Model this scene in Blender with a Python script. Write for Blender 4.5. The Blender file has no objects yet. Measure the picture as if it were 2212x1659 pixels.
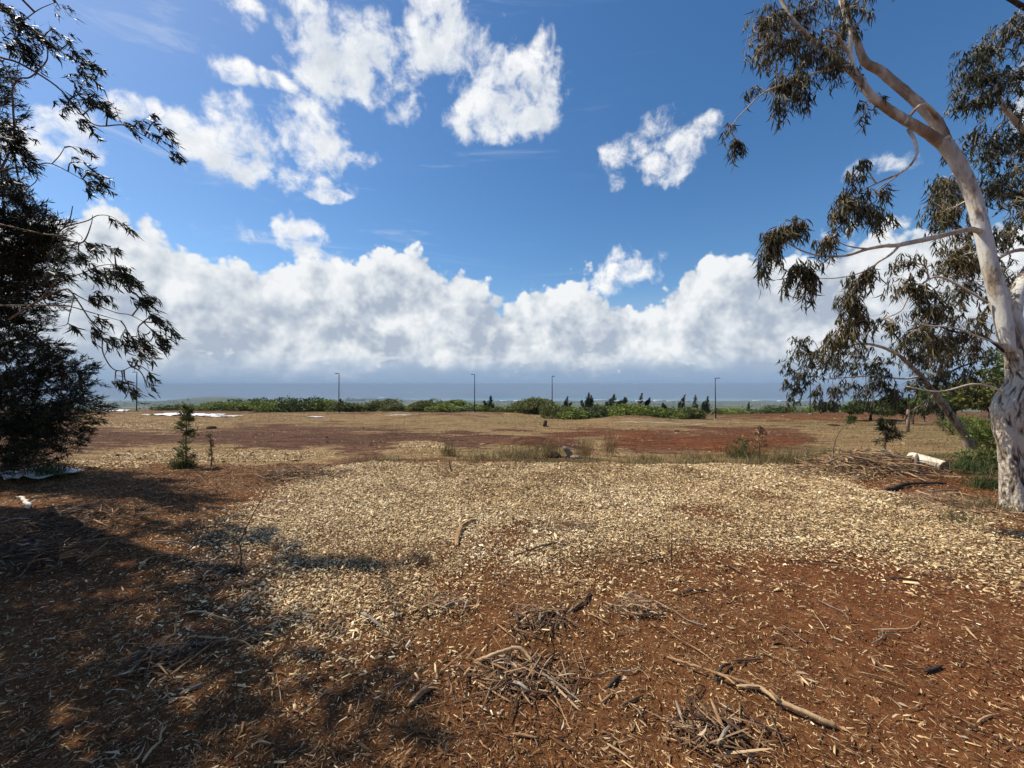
import bpy, math, random
import numpy as np
from mathutils import Vector, noise as mnoise

# ------------------------------------------------------------------ camera, sky, sun, exposure
random.seed(7)
RNG = np.random.default_rng(11)
sc = bpy.context.scene
COL = sc.collection
EYE = 1.6
F = 400.0                       # focal length in pixels of a 1024 wide picture
cam_d = bpy.data.cameras.new('camera')
cam_d.sensor_width = 36.0
cam_d.lens = F / 1024 * 36.0
cam_d.clip_start = 0.05
cam_d.clip_end = 200000
cam = bpy.data.objects.new('camera', cam_d)
COL.objects.link(cam)
cam.location = (0, 0, EYE)
cam.rotation_euler = (math.radians(90), 0, 0)
sc.camera = cam
sc.view_settings.view_transform = 'Standard'
sc.view_settings.look = 'None'
sc.view_settings.gamma = 1
sc.view_settings.use_curve_mapping = False
sc.view_settings.exposure = 0.2
sc.cycles.use_denoising = True
sc.cycles.denoiser = 'OPENIMAGEDENOISE'
sc.cycles.denoising_prefilter = 'ACCURATE'
sc.cycles.denoising_input_passes = 'RGB_ALBEDO_NORMAL'
sc.cycles.use_adaptive_sampling = True
sc.cycles.adaptive_threshold = 0.02
sc.cycles.adaptive_min_samples = 24
sc.cycles.max_bounces = 6
sc.cycles.diffuse_bounces = 3
sc.cycles.transparent_max_bounces = 8
sc.cycles.volume_bounces = 0

SUN_AZ, SUN_EL = math.radians(-70), math.radians(52)
SUN = Vector((math.sin(SUN_AZ) * math.cos(SUN_EL), math.cos(SUN_AZ) * math.cos(SUN_EL), math.sin(SUN_EL)))
sun_d = bpy.data.lights.new('sun', 'SUN')
sun_d.energy = 5.0
sun_d.angle = math.radians(0.5)
sun_d.color = (1.0, 0.91, 0.77)
sun_o = bpy.data.objects.new('sun', sun_d)
COL.objects.link(sun_o)
sun_o.rotation_euler = (-SUN).to_track_quat('-Z', 'Y').to_euler()
sun_o.location = (-30, 10, 40)

SKY_STRENGTH = 0.087


class NT:
    """small helper to write node graphs as expressions"""
    def __init__(self, tree):
        self.t = tree

    def n(self, kind, **props):
        nd = self.t.nodes.new(kind)
        for k, v in props.items():
            setattr(nd, k, v)
        return nd

    def put(self, sock, v):
        if isinstance(v, bpy.types.NodeSocket):
            self.t.links.new(v, sock)
        elif v is not None:
            sock.default_value = v

    def math(self, op, a, b=None, c=None, clamp=False):
        nd = self.n('ShaderNodeMath', operation=op, use_clamp=clamp)
        for i, v in enumerate((a, b, c)):
            if v is not None:
                self.put(nd.inputs[i], v)
        return nd.outputs[0]

    def vmath(self, op, a, b=None, out=0):
        nd = self.n('ShaderNodeVectorMath', operation=op)
        self.put(nd.inputs[0], a)
        if b is not None:
            self.put(nd.inputs['Scale'] if op == 'SCALE' else nd.inputs[1], b)
        return nd.outputs[out]

    def xyz(self, v):
        nd = self.n('ShaderNodeSeparateXYZ')
        self.put(nd.inputs[0], v)
        return nd.outputs

    def vec(self, x, y, z):
        nd = self.n('ShaderNodeCombineXYZ')
        for i, v in enumerate((x, y, z)):
            self.put(nd.inputs[i], v)
        return nd.outputs[0]

    def noise(self, vec, scale, detail=4, rough=0.5, dist=0.0, lac=2.0, col=False, typ='FBM'):
        nd = self.n('ShaderNodeTexNoise', noise_type=typ)
        if vec is not None:
            self.put(nd.inputs['Vector'], vec)
        self.put(nd.inputs['Scale'], scale)
        nd.inputs['Detail'].default_value = detail
        nd.inputs['Roughness'].default_value = rough
        nd.inputs['Distortion'].default_value = dist
        nd.inputs['Lacunarity'].default_value = lac
        return nd.outputs['Color' if col else 'Fac']

    def voronoi(self, vec, scale, detail=0, smooth=None, rand=1.0, rough=0.5, feature=None):
        nd = self.n('ShaderNodeTexVoronoi')
        nd.feature = feature or ('SMOOTH_F1' if smooth is not None else 'F1')
        self.put(nd.inputs['Vector'], vec)
        self.put(nd.inputs['Scale'], scale)
        nd.inputs['Detail'].default_value = detail
        nd.inputs['Roughness'].default_value = rough
        nd.inputs['Randomness'].default_value = rand
        if smooth is not None:
            nd.inputs['Smoothness'].default_value = smooth
        return nd.outputs['Distance']

    def rng(self, v, a, b, c=0.0, d=1.0, smooth=True):
        nd = self.n('ShaderNodeMapRange')
        nd.interpolation_type = 'SMOOTHSTEP' if smooth else 'LINEAR'
        self.put(nd.inputs['Value'], v)
        for k, x in zip(('From Min', 'From Max', 'To Min', 'To Max'), (a, b, c, d)):
            self.put(nd.inputs[k], x)
        return nd.outputs[0]

    def mix(self, fac, a, b):
        nd = self.n('ShaderNodeMix', data_type='RGBA')
        self.put(nd.inputs[0], fac)
        for s, v in ((nd.inputs[6], a), (nd.inputs[7], b)):
            if isinstance(v, tuple) and len(v) == 3:
                v = (*v, 1)
            self.put(s, v)
        return nd.outputs[2]

    def ramp(self, fac, stops, mode='LINEAR'):
        nd = self.n('ShaderNodeValToRGB')
        cr = nd.color_ramp
        cr.interpolation = mode
        while len(cr.elements) < len(stops):
            cr.elements.new(0.5)
        for e, (p, c) in zip(cr.elements, stops):
            e.position = p
            e.color = (*c, 1)
        self.put(nd.inputs[0], fac)
        return nd.outputs[0]

    def curve(self, v, pts):
        nd = self.n('ShaderNodeFloatCurve')
        cu = nd.mapping.curves[0]
        while len(cu.points) < len(pts):
            cu.points.new(0.5, 0.5)
        for p, (x, y) in zip(cu.points, pts):
            p.location = (x, y)
            p.handle_type = 'AUTO'
        nd.mapping.update()
        self.put(nd.inputs['Value'], v)
        return nd.outputs[0]


def azel(dx, dy):
    """direction (azimuth, elevation) of a point given in the 2212 px wide view of the photograph"""
    X = (dx * 0.46293 - 512) / F
    Z = (384 - dy * 0.46293) / F
    az = math.atan(X)
    return az, math.atan(Z * math.cos(az))


# upper clouds: centre x, y and radii in that view
BLOBS = [
    (700, 60, 120, 100), (800, 110, 150, 120), (925, 40, 105, 110), (840, 190, 90, 80), (740, 160, 80, 80), 
    (490, 150, 75, 60), (610, 180, 60, 30), (520, 20, 50, 40),
    (510, 270, 75, 70), (480, 340, 100, 60), (580, 340, 110, 65), (690, 300, 100, 85), (660, 380, 110, 50), (720, 420, 60, 25),
    (1110, 190, 105, 110), (1150, 130, 60, 85), (1085, 262, 105, 60), (1160, 270, 70, 50),
    (1390, 305, 60, 50), (1450, 360, 75, 55), (1500, 325, 70, 45), (1420, 390, 40, 30),
    (90, 280, 110, 75), (300, 272, 80, 38), (380, 285, 40, 30), (160, 330, 90, 40),
    (1350, 575, 90, 32), (1900, 350, 110, 45), (1960, 330, 70, 40), (610, 505, 66, 64), (650, 545, 66, 42), (568, 470, 30, 30),
    (2350, 120, 160, 120), (-200, 150, 220, 130), (900, -330, 500, 230), (2700, 500, 300, 200), (-700, 400, 400, 250),
]
BANK_TOP = [(-2600, 300), (-900, 380), (-200, 420), (60, 440), (180, 452), (330, 470), (400, 500), (470, 540), (540, 552), (620, 545), (700, 556), (760, 548),
            (800, 543), (900, 560), (1000, 590), (1060, 628), (1110, 646), (1180, 628), (1240, 596), (1290, 622), (1340, 640),
            (1420, 612), (1490, 580), (1560, 556), (1640, 548), (1800, 530), (2000, 490), (2212, 480), (2500, 470), (3600, 420)]


def build_world():
    w = bpy.data.worlds.new('World')
    sc.world = w
    w.use_nodes = True
    t = w.node_tree
    t.nodes.clear()
    g = bpy.data.node_groups.new('cloud_field', 'ShaderNodeTree')
    g.interface.new_socket('Vector', in_out='INPUT', socket_type='NodeSocketVector')
    for nm in ('Field', 'Bank', 'Depth'):
        g.interface.new_socket(nm, in_out='OUTPUT', socket_type='NodeSocketFloat')
    G = NT(g)
    gi = G.n('NodeGroupInput').outputs[0]
    d = G.vmath('NORMALIZE', gi)
    x, y, z = G.xyz(d)
    az = G.math('ARCTAN2', x, y)
    el = G.math('ARCSINE', z)
    P = G.vec(az, el, 0.0)
    wr = G.vmath('SUBTRACT', G.noise(d, 5.0, 3, 0.55, col=True), (0.5, 0.5, 0.5))
    wr = G.vmath('MULTIPLY', wr, (0.26, 0.2, 0.0))
    Pw = G.vmath('ADD', P, wr)
    best = None
    for (bx, by, rx, ry) in BLOBS:
        a0, e0 = azel(bx, by)
        a1, _ = azel(bx + rx, by)
        _, e1 = azel(bx, by - ry)
        v = G.vmath('MULTIPLY', G.vmath('SUBTRACT', Pw, (a0, e0, 0)), (1 / abs(a1 - a0), 1 / abs(e1 - e0), 0))
        ln = G.vmath('LENGTH', v, out=1)
        if best is None:
            best = ln
        else:
            nd = G.n('ShaderNodeMath', operation='SMOOTH_MIN')
            G.put(nd.inputs[0], best); G.put(nd.inputs[1], ln); nd.inputs[2].default_value = 0.22
            best = nd.outputs[0]
    shape = G.math('SUBTRACT', 1.18, best)
    shape = G.math('MAXIMUM', shape, -1.5)
    shape = G.math('MINIMUM', shape, 0.62)
    n1 = G.math('SUBTRACT', G.noise(d, 7.5, 10, 0.66, 0.25), 0.5)
    n1b = G.math('SUBTRACT', G.noise(d, 27.0, 6, 0.62, 0.4), 0.5)
    vb = G.math('SUBTRACT', 0.45, G.voronoi(G.vmath('ADD', d, G.vmath('SCALE', wr, 0.12)), 15.0, 2.0, rough=0.6))
    f_up = G.math('ADD', G.math('ADD', G.math('MULTIPLY', n1, 2.7), G.math('MULTIPLY', n1b, 1.5)), G.math('MULTIPLY', shape, 1.15))
    f_up = G.math('ADD', f_up, G.math('MULTIPLY', vb, 0.30))
    # the bank of cumulus over the far coast
    ax, ex, _z = G.xyz(G.vmath('ADD', P, G.vmath('MULTIPLY', wr, (0.5, 0.25, 0.0))))
    u = G.math('DIVIDE', G.math('ADD', ax, 1.6), 3.2, clamp=True)
    pts = []
    for (px, py) in BANK_TOP:
        a0, e0 = azel(px, py)
        pts.append((min(1, max(0, (a0 + 1.6) / 3.2)), e0 / 0.6))
    pts = sorted(set(pts))
    pts = [(0.0, 0.45)] + pts + [(1.0, 0.45)]
    top = G.math('MULTIPLY', G.curve(u, pts), 0.6)
    dep = G.math('SUBTRACT', G.math('ADD', top, 0.062), ex)
    b2 = G.math('SUBTRACT', 0.42, G.voronoi(G.vmath('ADD', d, G.vmath('SCALE', wr, 0.15)), 10.0, 3.0, rough=0.62))
    dep2 = G.math('ADD', dep, G.math('MULTIPLY', b2, 0.085))
    dep2 = G.math('ADD', dep2, G.math('MULTIPLY', n1, 0.10))
    f_bank = G.math('MULTIPLY', dep2, 9.0)
    go = G.n('NodeGroupOutput')
    G.put(go.inputs['Field'], f_up)
    G.put(go.inputs['Bank'], f_bank)
    G.put(go.inputs['Depth'], dep)

    T = NT(t)
    tc = T.n('ShaderNodeTexCoord').outputs['Generated']
    d = T.vmath('NORMALIZE', tc)

    def field(v):
        nd = T.n('ShaderNodeGroup')
        nd.node_tree = g
        T.put(nd.inputs[0], v)
        return nd.outputs
    f0 = field(d)
    # shading: less light where there is more cloud on the way to the sun
    f2 = field(T.vmath('ADD', d, (SUN * 0.055)[:]))
    x, y, z = T.xyz(d)
    el = T.math('ARCSINE', z)
    sky = T.n('ShaderNodeTexSky', sky_type='NISHITA', sun_disc=False)
    sky.sun_elevation = SUN_EL
    sky.sun_rotation = SUN_AZ
    sky.altitude = 300
    sky.air_density = 1.0
    sky.dust_density = 0.6
    sky.ozone_density = 2.2
    skyc = T.n('ShaderNodeHueSaturation')
    skyc.inputs['Saturation'].default_value = 1.26
    skyc.inputs['Value'].default_value = 1.33
    T.put(skyc.inputs['Color'], sky.outputs[0])
    skyc = skyc.outputs[0]
    K = 10.0

    def C(r, gg, b):
        return (r * K, gg * K, b * K)
    # grey-blue rain haze low over the sea
    hz = T.rng(el, 0.03, 0.24, 1.0, 0.0)
    hzc = T.ramp(T.rng(T.math('ADD', el, T.math('MULTIPLY', T.math('SUBTRACT', T.noise(T.vmath('MULTIPLY', d, (1.2, 1.2, 14.0)), 2.2, 5, 0.55), 0.5), 0.045)), 0.0, 0.10, smooth=False), [(0.0, (0.24, 0.37, 0.57)), (0.30, (0.28, 0.40, 0.59)), (0.65, (0.38, 0.49, 0.65)), (1.0, (0.45, 0.56, 0.70))])
    skyc = T.mix(T.math('MULTIPLY', hz, 0.94), skyc, T.vmath('SCALE', hzc, K))
    # thin cirrus streaks
    cv = T.vmath('MULTIPLY', d, (2.2, 9.0, 26.0))
    ci = T.rng(T.noise(cv, 1.0, 7, 0.62, 0.8), 0.56, 0.80)
    ci = T.math('MULTIPLY', ci, T.rng(el, 0.12, 0.3))
    ci = T.math('MULTIPLY', ci, T.rng(x, 0.35, -0.25))
    skyc = T.mix(T.math('MULTIPLY', ci, 0.40), skyc, C(0.72, 0.78, 0.88))
    # bank
    a_b = T.rng(f0['Bank'], 0.0, 0.20)
    base_n = T.noise(T.vmath('MULTIPLY', d, (1, 1, 2.2)), 9.0, 6, 0.55)
    base = T.math('ADD', el, T.math('MULTIPLY', T.math('SUBTRACT', base_n, 0.5), 0.11))
    a_base = T.rng(base, 0.005, 0.085)
    a_b = T.math('MULTIPLY', a_b, a_base)
    lit_b = T.math('SUBTRACT', f0['Bank'], f2['Bank'])
    lit_b = T.math('MULTIPLY', lit_b, 0.95)
    lump = T.noise(d, 7.0, 9, 0.60, 0.35)
    lit_b = T.math('ADD', lit_b, T.math('MULTIPLY', T.math('SUBTRACT', lump, 0.5), 2.9))
    lit_b = T.math('ADD', lit_b, T.rng(f0['Depth'], 0.0, 0.30, 0.30, -0.50, smooth=False))
    lit_b = T.math('ADD', lit_b, T.rng(x, 0.45, -0.4, -0.10, 0.10))
    col_b = T.ramp(T.math('ADD', lit_b, 0.25, clamp=True), [(0.0, (0.42, 0.49, 0.60)), (0.28, (0.56, 0.62, 0.70)), (0.58, (0.72, 0.77, 0.82)), (0.92, (0.90, 0.92, 0.94))])
    col_b = T.vmath('SCALE', col_b, K)
    skyc = T.mix(a_b, skyc, col_b)
    # small low puffs under the bank
    pv = T.vmath('MULTIPLY', d, (1.0, 1.0, 1.9))
    pn = T.noise(pv, 26.0, 5, 0.5)
    pu = T.rng(T.math('ADD', pn, T.math('MULTIPLY', T.math('ABSOLUTE', T.math('SUBTRACT', el, 0.062)), -5.5)), 0.50, 0.60)
    skyc = T.mix(T.math('MULTIPLY', pu, 0.55), skyc, C(0.74, 0.78, 0.83))
    # upper clouds
    a_u = T.rng(f0['Field'], 0.0, 0.85)
    lit_u = T.math('MULTIPLY', T.math('SUBTRACT', f0['Field'], f2['Field']), 0.45)
    lit_u = T.math('ADD', lit_u, T.rng(f0['Field'], 0.15, 1.2, 0.36, -0.34))
    lit_u = T.math('ADD', lit_u, T.math('MULTIPLY', T.math('SUBTRACT', T.noise(d, 9.0, 8, 0.6, 0.3), 0.5), 1.5))
    col_u = T.ramp(T.math('ADD', lit_u, 0.42, clamp=True), [(0.0, (0.60, 0.66, 0.74)), (0.32, (0.77, 0.81, 0.86)), (0.62, (0.93, 0.95, 0.97)), (0.9, (1.0, 1.0, 1.0))])
    col_u = T.vmath('SCALE', col_u, K)
    skyc = T.mix(a_u, skyc, col_u)
    bg = T.n('ShaderNodeBackground')
    T.put(bg.inputs['Color'], skyc)
    bg.inputs['Strength'].default_value = SKY_STRENGTH
    out = T.n('ShaderNodeOutputWorld')
    t.links.new(bg.outputs[0], out.inputs['Surface'])
    w.cycles.sampling_method = 'MANUAL'
    w.cycles.sample_map_resolution = 512


build_world()

# ------------------------------------------------------------------ helpers
def tag(o, label=None, cat=None, group=None, kind=None):
    if label: o['label'] = label
    if cat: o['category'] = cat
    if group: o['group'] = group
    if kind: o['kind'] = kind
    return o


def empty(name, loc=(0, 0, 0), rz=0.0):
    o = bpy.data.objects.new(name, None)
    o.location = loc
    o.rotation_euler = (0, 0, rz)
    o.empty_display_size = 0.2
    COL.objects.link(o)
    return o


def np_mesh(name, V, polys, smooth=False, face_attr=None, point_attr=None):
    """mesh from a vertex array and a list of (n x k) index arrays"""
    me = bpy.data.meshes.new(name)
    V = np.ascontiguousarray(V, dtype=np.float32)
    polys = [np.asarray(p, dtype=np.int32) for p in polys if len(p)]
    tot = [np.full(len(p), p.shape[1], dtype=np.int32) for p in polys]
    loops = np.concatenate([p.ravel() for p in polys])
    tot = np.concatenate(tot)
    start = np.concatenate([[0], np.cumsum(tot)[:-1]]).astype(np.int32)
    me.vertices.add(len(V)); me.loops.add(len(loops)); me.polygons.add(len(tot))
    me.vertices.foreach_set('co', V.ravel())
    me.loops.foreach_set('vertex_index', loops)
    me.polygons.foreach_set('loop_start', start)
    me.polygons.foreach_set('loop_total', tot)
    if smooth:
        me.polygons.foreach_set('use_smooth', np.ones(len(tot), dtype=bool))
    for k, a in (face_attr or {}).items():
        me.attributes.new(k, 'FLOAT', 'FACE').data.foreach_set('value', np.asarray(a, dtype=np.float32))
    for k, a in (point_attr or {}).items():
        me.attributes.new(k, 'FLOAT', 'POINT').data.foreach_set('value', np.asarray(a, dtype=np.float32))
    me.update(calc_edges=True)
    return me


def link(name, me, mat=None, parent=None):
    o = bpy.data.objects.new(name, me)
    COL.objects.link(o)
    if mat and not me.materials:
        me.materials.append(mat)
    if parent is not None:
        o.parent = parent
    return o


def copy_tree(o, parent=None):
    c = o.copy()
    COL.objects.link(c)
    if parent is not None:
        c.parent = parent
    for ch in list(o.children):
        copy_tree(ch, c)
    return c


class MB:
    """collects tubes, boxes and loose faces into one mesh"""
    def __init__(self):
        self.V, self.Q, self.T, self.n = [], [], [], 0

    def add(self, V, quads=(), tris=()):
        V = np.asarray(V, dtype=np.float64)
        self.V.append(V)
        if len(quads): self.Q.append(np.asarray(quads, dtype=np.int64) + self.n)
        if len(tris): self.T.append(np.asarray(tris, dtype=np.int64) + self.n)
        self.n += len(V)

    def tube(self, pts, rad, sides=6, rough=0.0, caps=True, squash=None):
        pts = np.asarray(pts, dtype=np.float64)
        n = len(pts)
        rad = np.broadcast_to(np.asarray(rad, dtype=np.float64), (n,)).copy()
        tan = np.gradient(pts, axis=0)
        tan /= np.linalg.norm(tan, axis=1)[:, None] + 1e-12
        ref = np.array([0.0, 0, 1]) if abs(tan[0][2]) < 0.9 else np.array([1.0, 0, 0])
        U = np.zeros((n, 3))
        u = np.cross(ref, tan[0]); u /= np.linalg.norm(u) + 1e-12
        for i in range(n):
            u = u - tan[i] * np.dot(u, tan[i]); u /= np.linalg.norm(u) + 1e-12
            U[i] = u
        W = np.cross(tan, U)
        th = np.arange(sides) * 2 * np.pi / sides
        r = np.repeat(rad[:, None], sides, 1)
        if rough:
            r = r * (1 + RNG.uniform(-rough, rough, r.shape))
        c, s = np.cos(th)[None, :, None], np.sin(th)[None, :, None]
        if squash: s = s * squash
        V = pts[:, None, :] + r[:, :, None] * (U[:, None, :] * c + W[:, None, :] * s)
        i = np.arange(n - 1)[:, None] * sides
        j = np.arange(sides)[None, :]
        k = (j + 1) % sides
        quads = np.stack([i + j, i + k, i + sides + k, i + sides + j], -1).reshape(-1, 4)
        V = V.reshape(-1, 3)
        tris = []
        if caps:
            b = len(V)
            V = np.vstack([V, pts[0], pts[-1]])
            e = (n - 1) * sides
            tris = [(b, kk, jj) for jj, kk in zip(range(sides), np.roll(range(sides), -1))] + \
                   [(b + 1, e + jj, e + kk) for jj, kk in zip(range(sides), np.roll(range(sides), -1))]
        self.add(V, quads, tris)

    def box(self, lo, hi, M=None):
        x0, y0, z0 = lo; x1, y1, z1 = hi
        V = np.array([(x0, y0, z0), (x1, y0, z0), (x1, y1, z0), (x0, y1, z0), (x0, y0, z1), (x1, y0, z1), (x1, y1, z1), (x0, y1, z1)], dtype=float)
        if M is not None: V = V @ np.asarray(M)[:3, :3].T + np.asarray(M)[:3, 3]
        self.add(V, [(0, 3, 2, 1), (4, 5, 6, 7), (0, 1, 5, 4), (1, 2, 6, 5), (2, 3, 7, 6), (3, 0, 4, 7)])

    def build(self, name, mat=None, parent=None, smooth=False, face_attr=None):
        P = []
        if self.Q: P.append(np.concatenate(self.Q))
        if self.T: P.append(np.concatenate(self.T))
        me = np_mesh(name, np.concatenate(self.V), P, smooth, face_attr)
        return link(name, me, mat, parent)


def spline(pts, n):
    """Catmull-Rom through the points, n samples"""
    P = np.asarray(pts, dtype=np.float64)
    P = np.vstack([2 * P[0] - P[1], P, 2 * P[-1] - P[-2]])
    m = len(P) - 3
    t = np.linspace(0, m - 1e-9, n)
    i = t.astype(int)
    f = (t - i)[:, None]
    a, b, c, d = P[i], P[i + 1], P[i + 2], P[i + 3]
    return 0.5 * (2 * b + (c - a) * f + (2 * a - 5 * b + 4 * c - d) * f ** 2 + (3 * b - a - 3 * c + d) * f ** 3)


def _hash(ix, iy, seed):
    h = (ix.astype(np.int64) * 374761393 + iy.astype(np.int64) * 668265263 + seed * 1442695041) & 0xFFFFFFFF
    h = ((h ^ (h >> 13)) * 1274126177) & 0xFFFFFFFF
    return ((h ^ (h >> 16)) & 0xFFFFFF) / float(0xFFFFFF)


def vnoise(x, y, seed=0):
    x = np.asarray(x, dtype=np.float64); y = np.asarray(y, dtype=np.float64)
    ix, iy = np.floor(x), np.floor(y)
    fx, fy = x - ix, y - iy
    fx = fx * fx * fx * (fx * (fx * 6 - 15) + 10); fy = fy * fy * fy * (fy * (fy * 6 - 15) + 10)
    a, b = _hash(ix, iy, seed), _hash(ix + 1, iy, seed)
    c, d = _hash(ix, iy + 1, seed), _hash(ix + 1, iy + 1, seed)
    return (a + (b - a) * fx + (c - a) * fy + (a - b - c + d) * fx * fy) * 2 - 1


def fbm(x, y, seed=0, octv=4, gain=0.5):
    s, a, tot = 0, 1.0, 0
    for i in range(octv):
        s = s + a * vnoise(x * 2 ** i + 17.3 * i, y * 2 ** i - 9.1 * i, seed + i)
        tot += a; a *= gain
    return s / tot


def smooth01(x, a, b):
    t = np.clip((np.asarray(x, dtype=np.float64) - a) / (b - a), 0, 1)
    return t * t * (3 - 2 * t)


# ------------------------------------------------------------------ the lie of the land
PY = [-400, -30, 0, 8.2, 9.0, 10.2, 12, 20, 35, 50, 58, 66, 74, 84, 100, 150, 300, 700, 1500, 3000, 6000, 6400, 7000]
PZ = [2.0, 0.3, 0, 0, -0.17, -0.34, -0.42, -0.92, -1.9, -2.62, -2.85, -3.1, -3.7, -5.2, -8.5, -16, -32, -58, -95, -152, -252, -262, -275]
LATC = [-8, -1.0, -0.90, -0.43, -0.1, 0.10, 0.30, 0.52, 0.75, 1.1, 8]
LATZ = [0.25, 0.45, 0.45, 0.2, 0.2, -0.25, -0.40, -0.45, -0.05, 0.1, 0.1]


def berm_edge(x):
    x = np.asarray(x, dtype=np.float64)
    return 8.0 + 0.35 * vnoise(x * 0.45, x * 0 + 3.1, 5) + 0.12 * vnoise(x * 1.7, x * 0 + 8.1, 6)


def height(x, y):
    x = np.asarray(x, dtype=np.float64); y = np.asarray(y, dtype=np.float64)
    sh = (berm_edge(x) - 8.0) * np.exp(-((y - 8.5) / 3.0) ** 2)
    z = np.interp(y - sh, PY, PZ)
    q = x / np.maximum(y, 8)
    z = z + np.interp(q, LATC, LATZ) * smooth01(y, 22, 55) * (1 - smooth01(y, 80, 140))
    near = 1 - smooth01(y, 14, 40)
    z = z + near * (0.035 * fbm(x * 0.55, y * 0.55, 21, 3) + 0.020 * fbm(x * 2.6, y * 2.6, 31, 3))
    fld = smooth01(y, 9.5, 14) * (1 - smooth01(y, 70, 90))
    z = z + fld * (0.14 * fbm(x * 0.14, y * 0.2, 41, 3) + 0.075 * fbm(x * 0.22, y * 0.95, 43, 5, 0.6))
    far = smooth01(y, 200, 900)
    z = z + far * 5.0 * fbm(x * 0.0016, y * 0.0016, 47, 4)
    for (mx, my, mr, mh) in ((0.75, 12.6, 1.1, 0.34), (8.0, 13.2, 1.2, 0.22), (-1.2, 13.5, 1.6, 0.10), (13.8, 45, 5, 0.7), (19, 58, 6, 0.4), (-5, 46, 7, 0.25),
                             (7.2, 8.3, 1.3, 0.16), (0.2, 2.75, 0.35, 0.05), (-5.2, 4.9, 1.5, 0.16)):
        z = z + mh * np.exp(-((x - mx) ** 2 + (y - my) ** 2) / mr ** 2)
    # a long low hill far out on the left
    z = z + 60 * np.exp(-((x + 2650) / 330) ** 2 - ((y - 3600) / 500) ** 2) + 38 * np.exp(-((x + 1900) / 700) ** 2 - ((y - 5200) / 500) ** 2)
    return z


def disp(x, y, z):
    """where a point shows in the 2212 px wide view of the photograph"""
    return (512 + F * x / y) / 0.46293, (384 + F * (EYE - z) / y) / 0.46293


def P3(dx, dy, Y):
    """point at distance Y seen at (dx, dy)"""
    return np.array([(dx * 0.46293 - 512) / F * Y, Y, EYE + (384 - dy * 0.46293) / F * Y])


def G3(dx, dy):
    """ground point seen at (dx, dy) of the photograph"""
    a, b = (dx * 0.46293 - 512) / F, (dy * 0.46293 - 384) / F
    ys = np.concatenate([np.arange(1.3, 12, 0.01), np.arange(12, 75, 0.1)])
    zz = EYE - b * ys
    hh = height(a * ys, ys)
    i = int(np.argmax(zz <= hh)) if (zz <= hh).any() else len(ys) - 1
    return np.array([a * ys[i], ys[i], hh[i]])


# ------------------------------------------------------------------ materials
def new_mat(name):
    m = bpy.data.materials.new(name)
    m.use_nodes = True
    m.node_tree.nodes.clear()
    return m, NT(m.node_tree)


def finish(T, col, rough=0.8, bump=None, bump_d=0.02, spec=0.3, translucent=0.0, bump_s=1.0):
    b = T.n('ShaderNodeBsdfPrincipled')
    T.put(b.inputs['Base Color'], (*col, 1) if isinstance(col, tuple) else col)
    T.put(b.inputs['Roughness'], rough)
    b.inputs['Specular IOR Level'].default_value = spec
    if bump is not None:
        bp = T.n('ShaderNodeBump')
        bp.inputs['Distance'].default_value = bump_d
        bp.inputs['Strength'].default_value = bump_s
        T.put(bp.inputs['Height'], bump)
        T.put(b.inputs['Normal'], bp.outputs[0])
    sh = b.outputs[0]
    if translucent:
        tr = T.n('ShaderNodeBsdfTranslucent')
        T.put(tr.inputs['Color'], (*col, 1) if isinstance(col, tuple) else col)
        mx = T.n('ShaderNodeMixShader')
        mx.inputs[0].default_value = translucent
        T.put(mx.inputs[1], sh); T.put(mx.inputs[2], tr.outputs[0])
        sh = mx.outputs[0]
    o = T.n('ShaderNodeOutputMaterial')
    T.t.links.new(sh, o.inputs['Surface'])


def attr(T, name):
    return T.n('ShaderNodeAttribute', attribute_name=name).outputs['Fac']


def obj_co(T):
    return T.n('ShaderNodeTexCoord').outputs['Object']


def plain(name, col, rough=0.7, spec=0.3, var=0.25, scale=8.0):
    m, T = new_mat(name)
    n = T.noise(obj_co(T), scale, 5, 0.6)
    c = T.mix(T.rng(n, 0.3, 0.7), tuple(v * (1 - var) for v in col), tuple(min(1, v * (1 + var)) for v in col))
    finish(T, c, rough, n, 0.004, spec)
    return m


def toned(name, stops, rough=0.75, translucent=0.0, spec=0.3, noise=0.0):
    """colour of each little piece from its own 'tone'"""
    m, T = new_mat(name)
    f = attr(T, 'tone')
    if noise:
        f = T.math('ADD', f, T.math('MULTIPLY', T.math('SUBTRACT', T.noise(obj_co(T), noise, 3), 0.5), 0.5), clamp=True)
    finish(T, T.ramp(f, stops), rough, None, spec=spec, translucent=translucent)
    return m


def bark_mat(name, a, b, c, scale=6.0, bump=0.02, stretch=0.25):
    m, T = new_mat(name)
    v = T.vmath('MULTIPLY', obj_co(T), (1.0, 1.0, stretch))
    n = T.noise(v, scale, 7, 0.62, 0.6)
    n2 = T.noise(v, scale * 5, 5, 0.6)
    col = T.ramp(T.math('ADD', T.math('MULTIPLY', n, 0.75), T.math('MULTIPLY', n2, 0.25)), [(0.32, a), (0.48, b), (0.64, c)])
    finish(T, col, 0.85, T.math('ADD', n, T.math('MULTIPLY', n2, 0.4)), bump, 0.2)
    return m


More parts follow.
